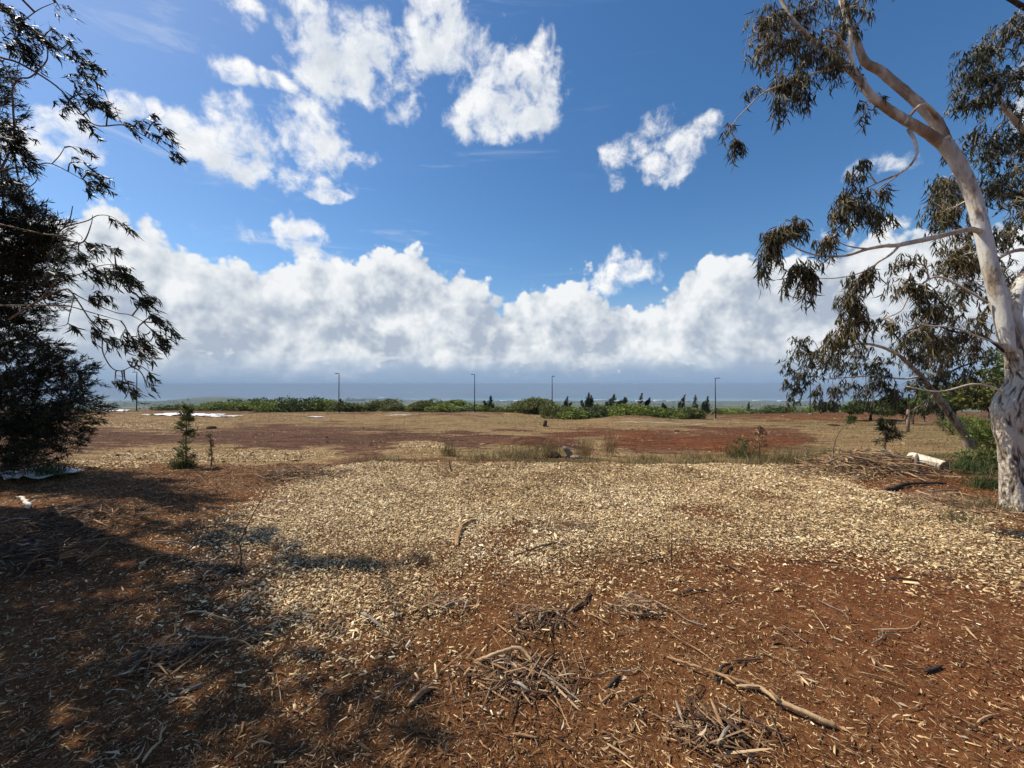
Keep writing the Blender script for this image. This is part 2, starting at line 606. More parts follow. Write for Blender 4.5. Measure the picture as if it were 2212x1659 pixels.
M = {}
M['chip'] = toned('wood_chip', [(0.0, (0.075, 0.040, 0.020)), (0.25, (0.26, 0.155, 0.072)), (0.5, (0.52, 0.36, 0.175)), (0.8, (0.73, 0.55, 0.29)), (1.0, (0.85, 0.72, 0.48))], 0.7)
M['fibre'] = toned('bark_fibre', [(0.0, (0.028, 0.010, 0.004)), (0.42, (0.120, 0.053, 0.020)), (0.74, (0.28, 0.145, 0.060)), (1.0, (0.64, 0.43, 0.22))], 0.85)
M['twig'] = toned('twig_litter', [(0.0, (0.035, 0.02, 0.013)), (0.4, (0.12, 0.066, 0.036)), (0.7, (0.28, 0.17, 0.09)), (1.0, (0.50, 0.36, 0.21))], 0.8)
M['dead_leaf'] = toned('dead_leaf', [(0.0, (0.13, 0.06, 0.027)), (0.6, (0.34, 0.21, 0.11)), (1.0, (0.56, 0.46, 0.33))], 0.8)
M['straw'] = toned('straw', [(0.0, (0.09, 0.056, 0.027)), (0.5, (0.24, 0.16, 0.072)), (1.0, (0.42, 0.30, 0.145))], 0.8, translucent=0.2)
M['weed'] = toned('weed', [(0.0, (0.06, 0.065, 0.025)), (0.4, (0.15, 0.13, 0.05)), (0.75, (0.30, 0.22, 0.10)), (1.0, (0.46, 0.34, 0.17))], 0.8, translucent=0.2)
M['green'] = toned('green_weed', [(0.0, (0.02, 0.035, 0.01)), (0.6, (0.06, 0.09, 0.025)), (1.0, (0.14, 0.17, 0.05))], 0.7, translucent=0.25)
M['euc'] = toned('eucalyptus_leaf', [(0.0, (0.030, 0.028, 0.012)), (0.5, (0.085, 0.076, 0.028)), (0.78, (0.135, 0.105, 0.038)), (0.9, (0.20, 0.10, 0.036)), (1.0, (0.26, 0.12, 0.05))], 0.55, translucent=0.2, spec=0.22)
M['euc2'] = toned('dusky_leaf', [(0.0, (0.018, 0.022, 0.010)), (0.6, (0.050, 0.052, 0.020)), (0.88, (0.085, 0.075, 0.028)), (1.0, (0.16, 0.075, 0.03))], 0.5, translucent=0.16, spec=0.28)
M['needle'] = toned('needle', [(0.0, (0.006, 0.010, 0.004)), (0.6, (0.016, 0.024, 0.009)), (1.0, (0.04, 0.05, 0.018))], 0.6, translucent=0.08)
M['bush'] = toned('bush_leaf', [(0.0, (0.055, 0.085, 0.016)), (0.5, (0.155, 0.205, 0.036)), (1.0, (0.31, 0.34, 0.08))], 0.6, translucent=0.2)
M['bush_olive'] = toned('olive_bush_leaf', [(0.0, (0.050, 0.064, 0.018)), (0.5, (0.13, 0.15, 0.042)), (1.0, (0.25, 0.25, 0.085))], 0.6, translucent=0.2)
M['bush_dark'] = toned('dark_bush_leaf', [(0.0, (0.026, 0.044, 0.012)), (0.6, (0.078, 0.112, 0.030)), (1.0, (0.16, 0.185, 0.05))], 0.6, translucent=0.15)
M['pine'] = toned('pine_needle', [(0.0, (0.020, 0.034, 0.014)), (0.6, (0.045, 0.066, 0.028)), (1.0, (0.09, 0.105, 0.045))], 0.6, translucent=0.1)
M['twig_bark'] = bark_mat('twig_bark', (0.07, 0.045, 0.03), (0.16, 0.11, 0.075), (0.32, 0.25, 0.18), 9, 0.003)
M['dark_bark'] = bark_mat('dark_bark', (0.018, 0.013, 0.01), (0.045, 0.033, 0.025), (0.10, 0.075, 0.06), 8, 0.01)
M['pale_wood'] = bark_mat('pale_wood', (0.20, 0.12, 0.06), (0.42, 0.28, 0.15), (0.58, 0.44, 0.27), 7, 0.006)
M['tan_bark'] = bark_mat('tan_bark', (0.14, 0.075, 0.035), (0.30, 0.18, 0.09), (0.46, 0.31, 0.17), 7, 0.008)
M['grey_wood'] = bark_mat('grey_wood', (0.10, 0.08, 0.065), (0.22, 0.18, 0.14), (0.40, 0.34, 0.27), 8, 0.006)
M['white_wood'] = bark_mat('white_wood', (0.40, 0.33, 0.24), (0.62, 0.54, 0.42), (0.75, 0.69, 0.57), 6, 0.008)
M['brown_stick'] = bark_mat('brown_stick', (0.04, 0.024, 0.015), (0.095, 0.055, 0.033), (0.19, 0.12, 0.072), 8, 0.006)


def ground_material():
    m, T = new_mat('bare_red_soil')
    co = obj_co(T)
    tan, red, green, chip = (attr(T, k) for k in ('tan', 'red', 'green', 'chip'))
    n_big = T.noise(co, 0.9, 6, 0.6)
    n_mid = T.noise(co, 6.0, 7, 0.65)
    n_fin = T.noise(co, 45.0, 5, 0.65)
    soil = T.ramp(T.math('ADD', T.math('MULTIPLY', n_mid, 0.6), T.math('MULTIPLY', n_fin, 0.4)),
                  [(0.30, (0.032, 0.012, 0.005)), (0.46, (0.100, 0.039, 0.014)), (0.62, (0.180, 0.078, 0.029)), (0.75, (0.30, 0.155, 0.065))])
    purple = T.ramp(T.math('ADD', T.math('MULTIPLY', n_mid, 0.6), T.math('MULTIPLY', n_fin, 0.4)),
                    [(0.32, (0.040, 0.019, 0.011)), (0.5, (0.096, 0.046, 0.026)), (0.68, (0.18, 0.100, 0.055))])
    redc = T.ramp(T.math('ADD', T.math('MULTIPLY', n_mid, 0.6), T.math('MULTIPLY', n_fin, 0.4)),
                  [(0.32, (0.048, 0.015, 0.006)), (0.5, (0.135, 0.045, 0.016)), (0.68, (0.235, 0.098, 0.038))])
    y = T.xyz(co)[1]
    base = T.mix(T.rng(y, 8.5, 11.0), soil, purple)
    base = T.mix(red, base, redc)
    # straw and chips lying as a thin cover, broken up
    v2 = T.vmath('MULTIPLY', co, (1.0, 0.55, 1.0))
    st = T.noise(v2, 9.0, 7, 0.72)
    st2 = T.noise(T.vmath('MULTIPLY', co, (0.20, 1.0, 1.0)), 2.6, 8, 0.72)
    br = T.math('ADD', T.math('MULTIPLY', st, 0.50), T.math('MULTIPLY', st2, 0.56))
    cover = T.rng(T.math('ADD', T.math('SUBTRACT', br, 0.53), T.math('MULTIPLY', T.math('SUBTRACT', tan, 0.50), 0.36)), -0.09, 0.09)
    strawc = T.ramp(T.noise(v2, 24.0, 5, 0.7), [(0.3, (0.10, 0.060, 0.028)), (0.5, (0.23, 0.15, 0.070)), (0.7, (0.40, 0.28, 0.14))])
    far = T.mix(cover, base, strawc)
    greenc = T.ramp(T.noise(v2, 15.0, 5, 0.7), [(0.3, (0.075, 0.085, 0.03)), (0.7, (0.24, 0.20, 0.085))])
    far = T.mix(T.math('MULTIPLY', green, T.rng(br, 0.42, 0.62)), far, greenc)
    chip_shadec = T.ramp(T.noise(co, 60.0, 4, 0.7), [(0.32, (0.035, 0.019, 0.010)), (0.5, (0.13, 0.078, 0.038)), (0.68, (0.32, 0.22, 0.115))])  # ground under the chips, darkened: shadow of the gaps put into the colour
    stk = T.rng(T.math('ADD', T.math('MULTIPLY', st2, 0.6), T.math('MULTIPLY', st, 0.4)), 0.36, 0.62, 0.50, 1.45)  # streaks in the field colour: uneven soil tone plus painted furrow shading
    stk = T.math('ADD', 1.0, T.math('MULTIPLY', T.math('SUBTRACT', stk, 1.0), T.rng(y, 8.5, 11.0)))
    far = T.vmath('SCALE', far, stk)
    col = T.mix(chip, far, chip_shadec)
    h = T.math('ADD', T.math('MULTIPLY', n_fin, 0.5), n_mid)
    h = T.math('ADD', h, T.math('MULTIPLY', T.math('MULTIPLY', st2, T.rng(y, 9.0, 16.0)), 6.0))
    spk = T.noise(T.vmath('MULTIPLY', co, (1.0, 0.8, 1.0)), 130.0, 4, 0.7)
    col = T.mix(T.math('MULTIPLY', T.rng(spk, 0.54, 0.66), T.rng(y, 11.0, 7.0, 0.0, 0.75)), col, (0.30, 0.145, 0.056))
    finish(T, col, 0.95, h, 0.035, 0.1)
    return m


def plain_material():
    """farmland and scrub out to the coast"""
    m, T = new_mat('far_plain')
    co = obj_co(T)
    n = T.noise(T.vmath('MULTIPLY', co, (1, 0.5, 0)), 0.0022, 7, 0.62)
    n2 = T.noise(T.vmath('MULTIPLY', co, (1, 0.8, 0)), 0.02, 6, 0.65)
    f = T.math('ADD', T.math('MULTIPLY', n, 0.7), T.math('MULTIPLY', n2, 0.3))
    c = T.ramp(f, [(0.36, (0.030, 0.045, 0.018)), (0.47, (0.075, 0.092, 0.038)), (0.55, (0.15, 0.145, 0.07)), (0.66, (0.19, 0.15, 0.09))])
    finish(T, c, 0.95, None, spec=0.05)
    return m


M['soil'] = ground_material()
M['plain'] = plain_material()

# ------------------------------------------------------------------ ground, plain, sea
def inside(px, py, poly):
    """signed test with a rough distance to the edge: + inside, - outside"""
    P = np.asarray(poly, dtype=np.float64)
    ins = np.zeros(px.shape, dtype=bool)
    dmin = np.full(px.shape, 1e9)
    for a, b in zip(P, np.roll(P, -1, 0)):
        c = ((a[1] > py) != (b[1] > py)) & (px < (b[0] - a[0]) * (py - a[1]) / (b[1] - a[1] + 1e-12) + a[0])
        ins ^= c
        e = b - a
        t = np.clip(((px - a[0]) * e[0] + (py - a[1]) * e[1]) / (e @ e), 0, 1)
        dmin = np.minimum(dmin, np.hypot(px - a[0] - t * e[0], py - a[1] - t * e[1]))
    return np.where(ins, dmin, -dmin)


# outline on the ground of the bed of pale chips
CHIP_POLY = [G3(*p)[:2] for p in ((395, 1225), (470, 1120), (590, 1050), (700, 1012))] + [(-2.9, 8.1), (0, 8.15), (3, 8.1), (5.2, 8.05), (6.3, 7.0)] + \
            [G3(*p)[:2] for p in ((1860, 1055), (2030, 1080), (2230, 1120), (2380, 1330), (2150, 1290), (1900, 1240), (1700, 1225), (1500, 1255), (1320, 1300), (1120, 1310), (960, 1345), (800, 1395), (660, 1385), (560, 1300), (500, 1230))]


def chip_cover(x, y):
    d = inside(x, y, CHIP_POLY)
    d = d + 0.45 * fbm(x * 1.1, y * 1.1, 61, 5, 0.6)
    k = 0.22 + 0.95 * (1 - smooth01(y, 3.2, 7.0))
    c = smooth01(d / k, -1.0, 1.0) ** 2.6
    # thinner places with bare soil showing
    thin = smooth01(fbm(x * 0.8, y * 0.8, 65, 5, 0.6) - 0.30 * smooth01(y, 3.8, 6.0), 0.02, 0.42)
    return c * (1 - 0.8 * thin)


FIELD = [  # centre, radii in the photograph, what, amount
    (800, 905, 900, 14, 'tan', 0.50), (1150, 922, 330, 20, 'tan', 0.55), (320, 915, 150, 24, 'tan', 0.6), (450, 985, 300, 26, 'tan', 1.0), (250, 1000, 130, 16, 'tan', 0.6),
    (915, 968, 62, 17, 'tan', 1.1), (1900, 950, 190, 38, 'tan', 0.75), (2050, 960, 120, 30, 'tan', 0.6), (1350, 915, 300, 10, 'tan', 0.5), (1300, 965, 60, 22, 'tan', 0.5),
    (1700, 918, 110, 9, 'tan', 0.6), (1080, 985, 110, 14, 'tan', 0.5), (1500, 990, 400, 10, 'tan', 0.6), (620, 985, 90, 14, 'tan', 0.5),
    (700, 950, 260, 20, 'tan', -0.8), (1060, 950, 190, 16, 'tan', -0.8), (330, 940, 200, 12, 'tan', -0.6), (1560, 950, 220, 22, 'tan', -0.55), (1150, 968, 70, 16, 'tan', -0.8),
    (1720, 902, 160, 9, 'tan', -0.7), (1280, 935, 90, 10, 'tan', -0.5),
    (1560, 955, 260, 30, 'red', 0.9), (1780, 903, 260, 10, 'red', 0.9), (1290, 945, 110, 22, 'red', 0.6), (1900, 930, 120, 10, 'red', 0.5), (1150, 965, 80, 20, 'red', 0.3),
    (1750, 915, 170, 10, 'green', 0.8), (1960, 930, 140, 14, 'green', 0.6), (1080, 910, 200, 9, 'green', 0.5), (1060, 985, 120, 14, 'green', 0.6), (1700, 985, 120, 18, 'green', 0.7),
    (1450, 905, 200, 6, 'green', 0.4), (2080, 960, 100, 30, 'green', 0.7), (500, 900, 200, 6, 'green', 0.3),
]


def ground_masks(x, y, z):
    yy = np.maximum(y, 1.0)
    dx, dy = disp(x, yy, z)
    wx = 150 * fbm(x * 0.30, y * 0.30, 71, 6, 0.66)
    wy = 24 * fbm(x * 0.35 + 40, y * 0.5, 73, 6, 0.65)
    out = {'tan': np.full(x.shape, 0.28), 'red': np.zeros(x.shape), 'green': np.zeros(x.shape)}
    front = (y > 8.0) & (y < 80)
    for (cx, cy, rx, ry, k, a) in FIELD:
        r = np.hypot((dx + wx - cx) / rx, (dy + wy - cy) / ry)
        out[k] = out[k] + np.where(front, a * (1 - smooth01(r, 0.35, 1.35)), 0)
    # the near soil: redder at the right, hardly any straw
    nearw = 1 - smooth01(y, 7.8, 8.6)
    out['tan'] = out['tan'] * (1 - nearw) + nearw * 0.08
    out['red'] = np.where(y < 8, smooth01(x + 0.5 * fbm(x, y, 77, 3), 0.2, 3.0) * 0.75, out['red'])
    out['green'] = np.where(y < 8, 0, out['green'])
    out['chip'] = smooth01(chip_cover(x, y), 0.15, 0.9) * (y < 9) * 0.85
    return {k: np.clip(v, 0, 1) for k, v in out.items()}


def axis(parts):
    v = []
    for a, b, step in parts:
        n = max(1, int(round((b - a) / step)))
        v += list(np.linspace(a, b, n, endpoint=False))
    v.append(parts[-1][1])
    return np.array(v)


def grid(name, xs, ys, hf, mat, masks=None, smooth=True):
    X, Y = np.meshgrid(xs, ys)
    x, y = X.ravel(), Y.ravel()
    z = hf(x, y)
    nx = len(xs)
    i = np.arange(len(ys) - 1)[:, None] * nx + np.arange(nx - 1)[None, :]
    i = i.ravel()
    Q = np.stack([i, i + 1, i + nx + 1, i + nx], 1)
    me = np_mesh(name, np.stack([x, y, z], 1), [Q], smooth, point_attr=masks(x, y, z) if masks else None)
    return link(name, me, mat)


half = [(0, 8, 0.075), (8, 20, 0.2), (20, 60, 0.7), (60, 150, 3), (150, 400, 25)]
xr = axis(half)
xs = np.concatenate([-xr[:0:-1], xr])
ys = axis([(-60, -4, 6), (-4, 0.8, 0.4), (0.8, 10, 0.07), (10, 16, 0.12), (16, 30, 0.3), (30, 76, 0.5), (76, 130, 2), (130, 300, 10)])
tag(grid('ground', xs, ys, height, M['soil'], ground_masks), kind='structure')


def plain_height(x, y):
    # tucked under the nearer ground where the two sheets overlap
    d = np.maximum(np.abs(x) - 380, y - 280)
    return height(x, y) - 6.0 * (1 - smooth01(d, 0, 120))


xr = axis([(0, 500, 60), (500, 4000, 120), (4000, 12000, 400)])
xs = np.concatenate([-xr[:0:-1], xr])
ys = axis([(-400, 240, 40), (240, 1500, 40), (1500, 6200, 80), (6200, 7000, 100)])
tag(grid('far_plain', xs, ys, plain_height, M['plain']), kind='structure')

m, T = new_mat('sea_water')
co = obj_co(T)
yy = T.xyz(co)[1]
shore = T.rng(T.math('ADD', yy, T.math('MULTIPLY', T.noise(co, 0.0012, 4), 900.0)), 6700, 8200)
wc = T.mix(shore, (0.10, 0.30, 0.33), (0.012, 0.055, 0.12))
foam = T.math('MULTIPLY', T.rng(T.noise(T.vmath('MULTIPLY', co, (0.3, 1.0, 0)), 0.02, 5, 0.6), 0.58, 0.68), T.math('SUBTRACT', 1.0, shore))
wc = T.mix(T.math('MULTIPLY', foam, 0.7), wc, (0.75, 0.78, 0.8))
finish(T, wc, 0.25, T.noise(co, 0.05, 5), 0.4, 0.5)
xs = np.linspace(-52000, 52000, 40); ys = np.concatenate([np.linspace(5800, 12000, 20), np.linspace(14000, 52000, 20)])
tag(grid('sea', xs, ys, lambda x, y: x * 0 - 257.0, m), kind='structure')

# the air: one even box of thin haze round everything
hm, T = new_mat('haze_air')
pv = T.n('ShaderNodeVolumePrincipled')
pv.inputs['Color'].default_value = (0.40, 0.54, 0.72, 1)
pv.inputs['Density'].default_value = 1.2e-4
pv.inputs['Anisotropy'].default_value = 0.0
T.t.links.new(pv.outputs[0], T.n('ShaderNodeOutputMaterial').inputs['Volume'])
hb = MB()
hb.box((-53000, -450, -285), (53000, 53000, 12.5))
hz_o = hb.build('haze', hm)
tag(hz_o, kind='stuff')


# ------------------------------------------------------------------ loose cover lying on the ground
def slivers(x, y, z, L, W, H, yaw, pitch, roll):
    """little three-sided splinters with pointed, uneven ends: 6 points, 5 faces each"""
    n = len(x)
    t = np.array([-1, -0.75, -0.9, 0.85, 1.0, 0.8])[None, :] * (0.5 * L)[:, None] * RNG.uniform(0.8, 1.0, (n, 6))
    s = np.array([-1, 1, 0.1, -0.9, 0.8, 0.0])[None, :] * (0.5 * W)[:, None] * RNG.uniform(0.5, 1.0, (n, 6))
    u = np.array([0, 0, 1, 0, 0, 1.0])[None, :] * H[:, None] * RNG.uniform(0.5, 1.0, (n, 6))
    cr, sr = np.cos(roll)[:, None], np.sin(roll)[:, None]
    s, u = s * cr - u * sr, s * sr + u * cr
    cp, sp = np.cos(pitch)[:, None], np.sin(pitch)[:, None]
    t, u = t * cp - u * sp, t * sp + u * cp
    cy, sy = np.cos(yaw)[:, None], np.sin(yaw)[:, None]
    V = np.stack([x[:, None] + t * cy - s * sy, y[:, None] + t * sy + s * cy, z[:, None] + u], -1).reshape(-1, 3)
    b = (np.arange(n) * 6)[:, None]
    Q = np.concatenate([b + np.array([[1, 4, 5, 2]]), b + np.array([[2, 5, 3, 0]])])
    Tr = np.concatenate([b + np.array([[0, 1, 2]]), b + np.array([[3, 5, 4]])])
    return V, Q, Tr


def flakes(x, y, z, L, W, yaw, pitch, roll):
    """flat torn flakes, four-cornered and a little twisted"""
    n = len(x)
    t = np.array([-1, -0.25, 1, 0.3])[None, :] * (0.5 * L)[:, None] * RNG.uniform(0.7, 1.0, (n, 4))
    s = np.array([0.1, -1, -0.1, 1])[None, :] * (0.5 * W)[:, None] * RNG.uniform(0.7, 1.3, (n, 4))
    u = RNG.uniform(-0.15, 0.5, (n, 4)) * W[:, None]
    cr, sr = np.cos(roll)[:, None], np.sin(roll)[:, None]
    s, u = s * cr - u * sr, s * sr + u * cr
    cp, sp = np.cos(pitch)[:, None], np.sin(pitch)[:, None]
    t, u = t * cp - u * sp, t * sp + u * cp
    cy, sy = np.cos(yaw)[:, None], np.sin(yaw)[:, None]
    V = np.stack([x[:, None] + t * cy - s * sy, y[:, None] + t * sy + s * cy, z[:, None] + u], -1).reshape(-1, 3)
    return V, np.arange(n * 4).reshape(-1, 4)


def scatter(n, ymin, ymax, power=1.0, xm=1.36, pad=0.4):
    """points in the wedge of ground in view, denser close by"""
    t = RNG.uniform(0, 1, n)
    p = 2 - power
    y = (ymin ** p + t * (ymax ** p - ymin ** p)) ** (1 / p) if p > 0.01 else ymin * (ymax / ymin) ** t
    x = RNG.uniform(-1, 1, n) * (y * xm + pad)
    return x, y


def chips(name, x, y, size, tone, mat, lift=0.03, aspect=(0.16, 0.42), thick=3.2, pitch=0.28):
    n = len(x)
    L = size * RNG.lognormal(0, 0.38, n)
    W = L * RNG.uniform(*aspect, n)
    H = W * RNG.uniform(0.25, 0.6, n)
    yaw = RNG.uniform(0, 2 * np.pi, n)
    z = height(x, y) + RNG.uniform(-0.002, lift, n)
    tone = np.clip(tone, 0, 1)
    pi_, ro_ = RNG.normal(0, pitch, n), RNG.normal(0, 0.5, n)
    # whole splinters close by, simple flakes further off
    a = y < thick
    V, Q, Tr = slivers(x[a], y[a], z[a], L[a], W[a], H[a], yaw[a], pi_[a], ro_[a])
    V2, Q2 = flakes(x[~a], y[~a], z[~a], L[~a], W[~a] * 1.0, yaw[~a], pi_[~a], ro_[~a])
    ta = tone[a]
    me = np_mesh(name, np.concatenate([V, V2]), [Q, Tr, Q2 + len(V)], False, face_attr={'tone': np.concatenate([ta, ta, ta, ta, tone[~a]])})
    return link(name, me, mat)


# the bed of pale chips
x, y = scatter(760000, 1.5, 8.6, 0.75)
keep = RNG.uniform(0, 1, len(x)) < chip_cover(x, y)
x, y = x[keep], y[keep]
tone = np.clip(0.72 + 0.21 * RNG.standard_normal(len(x)) + 0.30 * fbm(x * 0.7, y * 0.7, 81, 4), 0.02, 1)
dark = RNG.uniform(0, 1, len(x)) < 0.21 + 0.36 * smooth01(fbm(x * 1.6, y * 1.6, 82, 4), 0.0, 0.5)
tone[dark] *= RNG.uniform(0.1, 0.6, dark.sum())
sz = (0.0185 + 0.0016 * y) * np.where(RNG.uniform(0, 1, len(x)) < 0.05, 1.5, 1.0)
o = chips('wood_chips', x, y, sz, tone, M['chip'], 0.040, (0.14, 0.44))
tag(o, 'thick bed of pale cream wood chips spread over the middle of the ground', 'wood chips', kind='stuff')
print('chips', len(x))

# loose bits scattered thinly over the soil
x, y = scatter(210000, 1.4, 8.4, 0.5)
fo = (0.30 + 0.8 * smooth01(fbm(x * 0.9, y * 0.9, 83, 4), -0.15, 0.45)) * (1 - 0.9 * chip_cover(x, y))
keep = (RNG.uniform(0, 1, len(x)) < fo)
x, y = x[keep], y[keep]
tone = np.clip(0.36 + 0.28 * RNG.standard_normal(len(x)), 0.0, 1)
o = chips('soil_litter', x, y, 0.016 + 0.0013 * y, tone, M['chip'], 0.012, (0.06, 0.26), 2.4, pitch=0.2)
tag(o, 'thin scatter of small wood splinters lying on the bare red soil in front', 'wood splinters', kind='stuff')
print('litter', len(x))

# brown shreds of bark and fibre that cover most of the soil
x, y = scatter(250000, 1.4, 8.3, 0.45)
keep = RNG.uniform(0, 1, len(x)) < (0.25 + 0.9 * smooth01(fbm(x * 0.7 + 3, y * 0.7, 86, 4), -0.35, 0.35)) * (1 - chip_cover(x, y))
x, y = x[keep], y[keep]
o = chips('bark_shreds', x, y, 0.024 + 0.0016 * y, np.clip(RNG.beta(1.4, 1.4, len(x)) + 0.25 * fbm(x * 1.3, y * 1.3, 88, 3), 0, 1), M['fibre'], 0.016, (0.08, 0.24), 1.9, pitch=0.16)
tag(o, 'fine brown shreds of bark covering the soil in front', 'bark shreds', kind='stuff')
print('shreds', len(x))

# thin dry twigs all over
x, y = scatter(9000, 1.45, 8.6, 0.7)
pile = 0.30 + 0.7 * smooth01(fbm(x * 0.8 + 9, y * 0.8, 85, 3), 0.0, 0.5)
k2 = RNG.uniform(0, 1, len(x)) < pile * (1 - 0.55 * chip_cover(x, y))
x, y = x[k2], y[k2]
o = chips('twig_litter', x, y, 0.10, np.clip(RNG.beta(1.6, 1.9, len(x)), 0, 1), M['twig'], 0.016, (0.02, 0.05), pitch=0.10)
tag(o, 'small thin twigs littered over the soil and chips in front', 'twigs', kind='stuff')


def leaf_mesh(name, B, D, S, L, W, curl, tone, mat, parent=None):
    """lance-shaped leaves: 6 points, 3 faces; B base, D along, S across, curl bends the tip"""
    n = len(B)
    D = D / (np.linalg.norm(D, axis=1)[:, None] + 1e-9)
    S = S - D * np.sum(S * D, 1)[:, None]
    S = S / (np.linalg.norm(S, axis=1)[:, None] + 1e-9)
    N = np.cross(D, S)
    L_, W_ = L[:, None], W[:, None]
    c = curl[:, None]
    p1 = B + D * L_ * 0.34 + N * c * L_ * 0.05
    p2 = B + D * L_ * 0.68 + (N * 0.4 + S * 0.6) * c * L_ * 0.16
    p3 = B + D * L_ + (N * 0.4 + S * 0.6) * c * L_ * 0.42
    V = np.stack([B, p1 - S * W_ * 0.5, p1 + S * W_ * 0.5, p2 - S * W_ * 0.36, p2 + S * W_ * 0.36, p3], 1).reshape(-1, 3)
    b = (np.arange(n) * 6)[:, None]
    Q = b + np.array([[1, 2, 4, 3]])
    Tr = np.concatenate([b + np.array([[0, 2, 1]]), b + np.array([[3, 4, 5]])])
    me = np_mesh(name, V, [Q, Tr], False, face_attr={'tone': np.concatenate([tone, tone, tone])})
    return link(name, me, mat, parent)


# fallen leaves and bark flakes
x, y = scatter(3600, 1.45, 8.4, 0.7)
k2 = RNG.uniform(0, 1, len(x)) < 0.25 + 0.75 * smooth01(fbm(x * 0.7, y * 0.7, 87, 3) - 0.15 * smooth01(y, 3, 5), 0.02, 0.4)
x, y = x[k2], y[k2]
n = len(x)
yaw = RNG.uniform(0, 6.283, n)
Dv = np.stack([np.cos(yaw), np.sin(yaw), RNG.normal(0.05, 0.22, n)], 1)
Sv = np.stack([-np.sin(yaw), np.cos(yaw), RNG.normal(0, 0.6, n)], 1)
o = leaf_mesh('fallen_leaves', np.stack([x, y, height(x, y) + 0.014], 1), Dv, Sv, RNG.uniform(0.03, 0.07, n), RNG.uniform(0.005, 0.013, n), RNG.normal(0, 1.2, n), RNG.beta(1.8, 1.8, n), M['dead_leaf'])
tag(o, 'curled dry grey and tan leaves fallen on the soil in front', 'fallen leaves', kind='stuff')


def blades(name, x, y, h, w, tone, mat, lean=0.5, parent=None, z=None, wind=(0.15, 0)):
    n = len(x)
    z = height(x, y) if z is None else z
    a = RNG.uniform(0, 6.283, n)
    D = np.stack([np.cos(a) * lean * RNG.uniform(0.2, 1, n) + wind[0], np.sin(a) * lean * RNG.uniform(0.2, 1, n) + wind[1], np.ones(n)], 1)
    S = np.stack([-np.sin(a), np.cos(a), np.zeros(n)], 1)
    return leaf_mesh(name, np.stack([x, y, z - 0.01], 1), D, S, h, w, RNG.normal(0, 0.8, n), tone, mat, parent)


# dry grass stubble over the field, thicker where the straw lies
x, y = scatter(120000, 9.0, 62, 1.2, 1.34, 1.0)
z = height(x, y)
mk = ground_masks(x, y, z)
k2 = RNG.uniform(0, 1, len(x)) < 0.04 + 0.70 * smooth01(mk['tan'] + 0.9 * fbm(x * 0.25, y * 0.9, 91, 5), 0.35, 1.1)
x, y, z = x[k2], y[k2], z[k2]
g = mk['green'][k2]
n = len(x)
o = blades('dry_grass', x, y, RNG.uniform(0.04, 0.13, n) * (0.75 + y / 60), RNG.uniform(0.007, 0.014, n) * (0.8 + y / 25), np.clip(RNG.beta(2, 2, n) - 0.25 * g, 0, 1), M['straw'], 1.6, z=z)
tag(o, 'short dry straw coloured grass covering the field behind the chips', 'dry grass', kind='stuff')
x, y = scatter(22000, 9.0, 58, 1.0, 1.34, 1.0)
k2 = RNG.uniform(0, 1, len(x)) < 0.15 + 0.85 * smooth01(fbm(x * 0.35, y * 0.35, 93, 4), 0.0, 0.35)
x, y = x[k2], y[k2]
o = chips('field_litter', x, y, 0.05 + 0.0022 * y, np.clip(0.26 + 0.22 * RNG.standard_normal(len(x)), 0, 1), M['chip'], 0.02, (0.12, 0.4), pitch=0.15)
tag(o, 'scattered bits of wood and bark over the brown field', 'wood litter', kind='stuff')
# two thin beds of pale chips out in the field
bx, by, bt = [], [], []
for (cx, cy, rx, ry, n_) in ((470, 985, 250, 15, 52000), (230, 1003, 120, 10, 16000), (915, 969, 56, 15, 18000), (330, 918, 120, 10, 14000)):
    r_ = np.sqrt(RNG.uniform(0, 1, n_)); a_ = RNG.uniform(0, 6.283, n_)
    g_ = [G3(cx + rx * math.cos(q), cy + ry * math.sin(q))[:2] for q in np.linspace(0, 6.283, 25)[:-1]]
    g_ = np.array(g_); k_ = (a_ / 6.283 * 24).astype(int) % 24; f_ = (a_ / 6.283 * 24) % 1
    rim = g_[k_] * (1 - f_)[:, None] + g_[(k_ + 1) % 24] * f_[:, None]
    c_ = g_.mean(0)
    q_ = c_ + (rim - c_) * r_[:, None] * (1 + 0.25 * fbm(np.cos(a_) * 2 + cx, np.sin(a_) * 2, 97, 3))[:, None]
    bx.append(q_[:, 0]); by.append(q_[:, 1])
x, y = np.concatenate(bx), np.concatenate(by)
k2 = RNG.uniform(0, 1, len(x)) < smooth01(fbm(x * 0.35, y * 1.0, 98, 5, 0.6), -0.35, 0.15)
x, y = x[k2], y[k2]
o = chips('field_chips', x, y, 0.035 + 0.0012 * y, np.clip(0.50 + 0.22 * RNG.standard_normal(len(x)), 0, 1), M['chip'], 0.012, (0.2, 0.5), pitch=0.2)
tag(o, 'thin pale patches of wood chips lying out in the brown field', 'wood chips', kind='stuff')
# green and straw weeds along the far side of the chip bed
x = RNG.uniform(-5.5, 13.0, 24000)
y = berm_edge(x) + 0.25 + np.abs(RNG.normal(0, 0.9, len(x)))
w_ = smooth01(fbm(x * 0.55, y * 0.55, 95, 3) + 0.30 * smooth01(x, -1, 1) - 0.9 * (x < -3.5), -0.05, 0.45)
k2 = RNG.uniform(0, 1, len(x)) < w_
x, y = x[k2], y[k2]
n = len(x)
o = blades('edge_grass', x, y, RNG.uniform(0.05, 0.20, n), RNG.uniform(0.004, 0.009, n), np.clip(RNG.beta(1.8, 1.8, n), 0, 1), M['weed'], 0.9)
tag(o, 'straggling dry and olive grass along the far edge of the wood chips', 'grass', kind='stuff')

# ------------------------------------------------------------------ trees near by
WIDTH_K = 0.46293 / F            # metres per view pixel at one metre


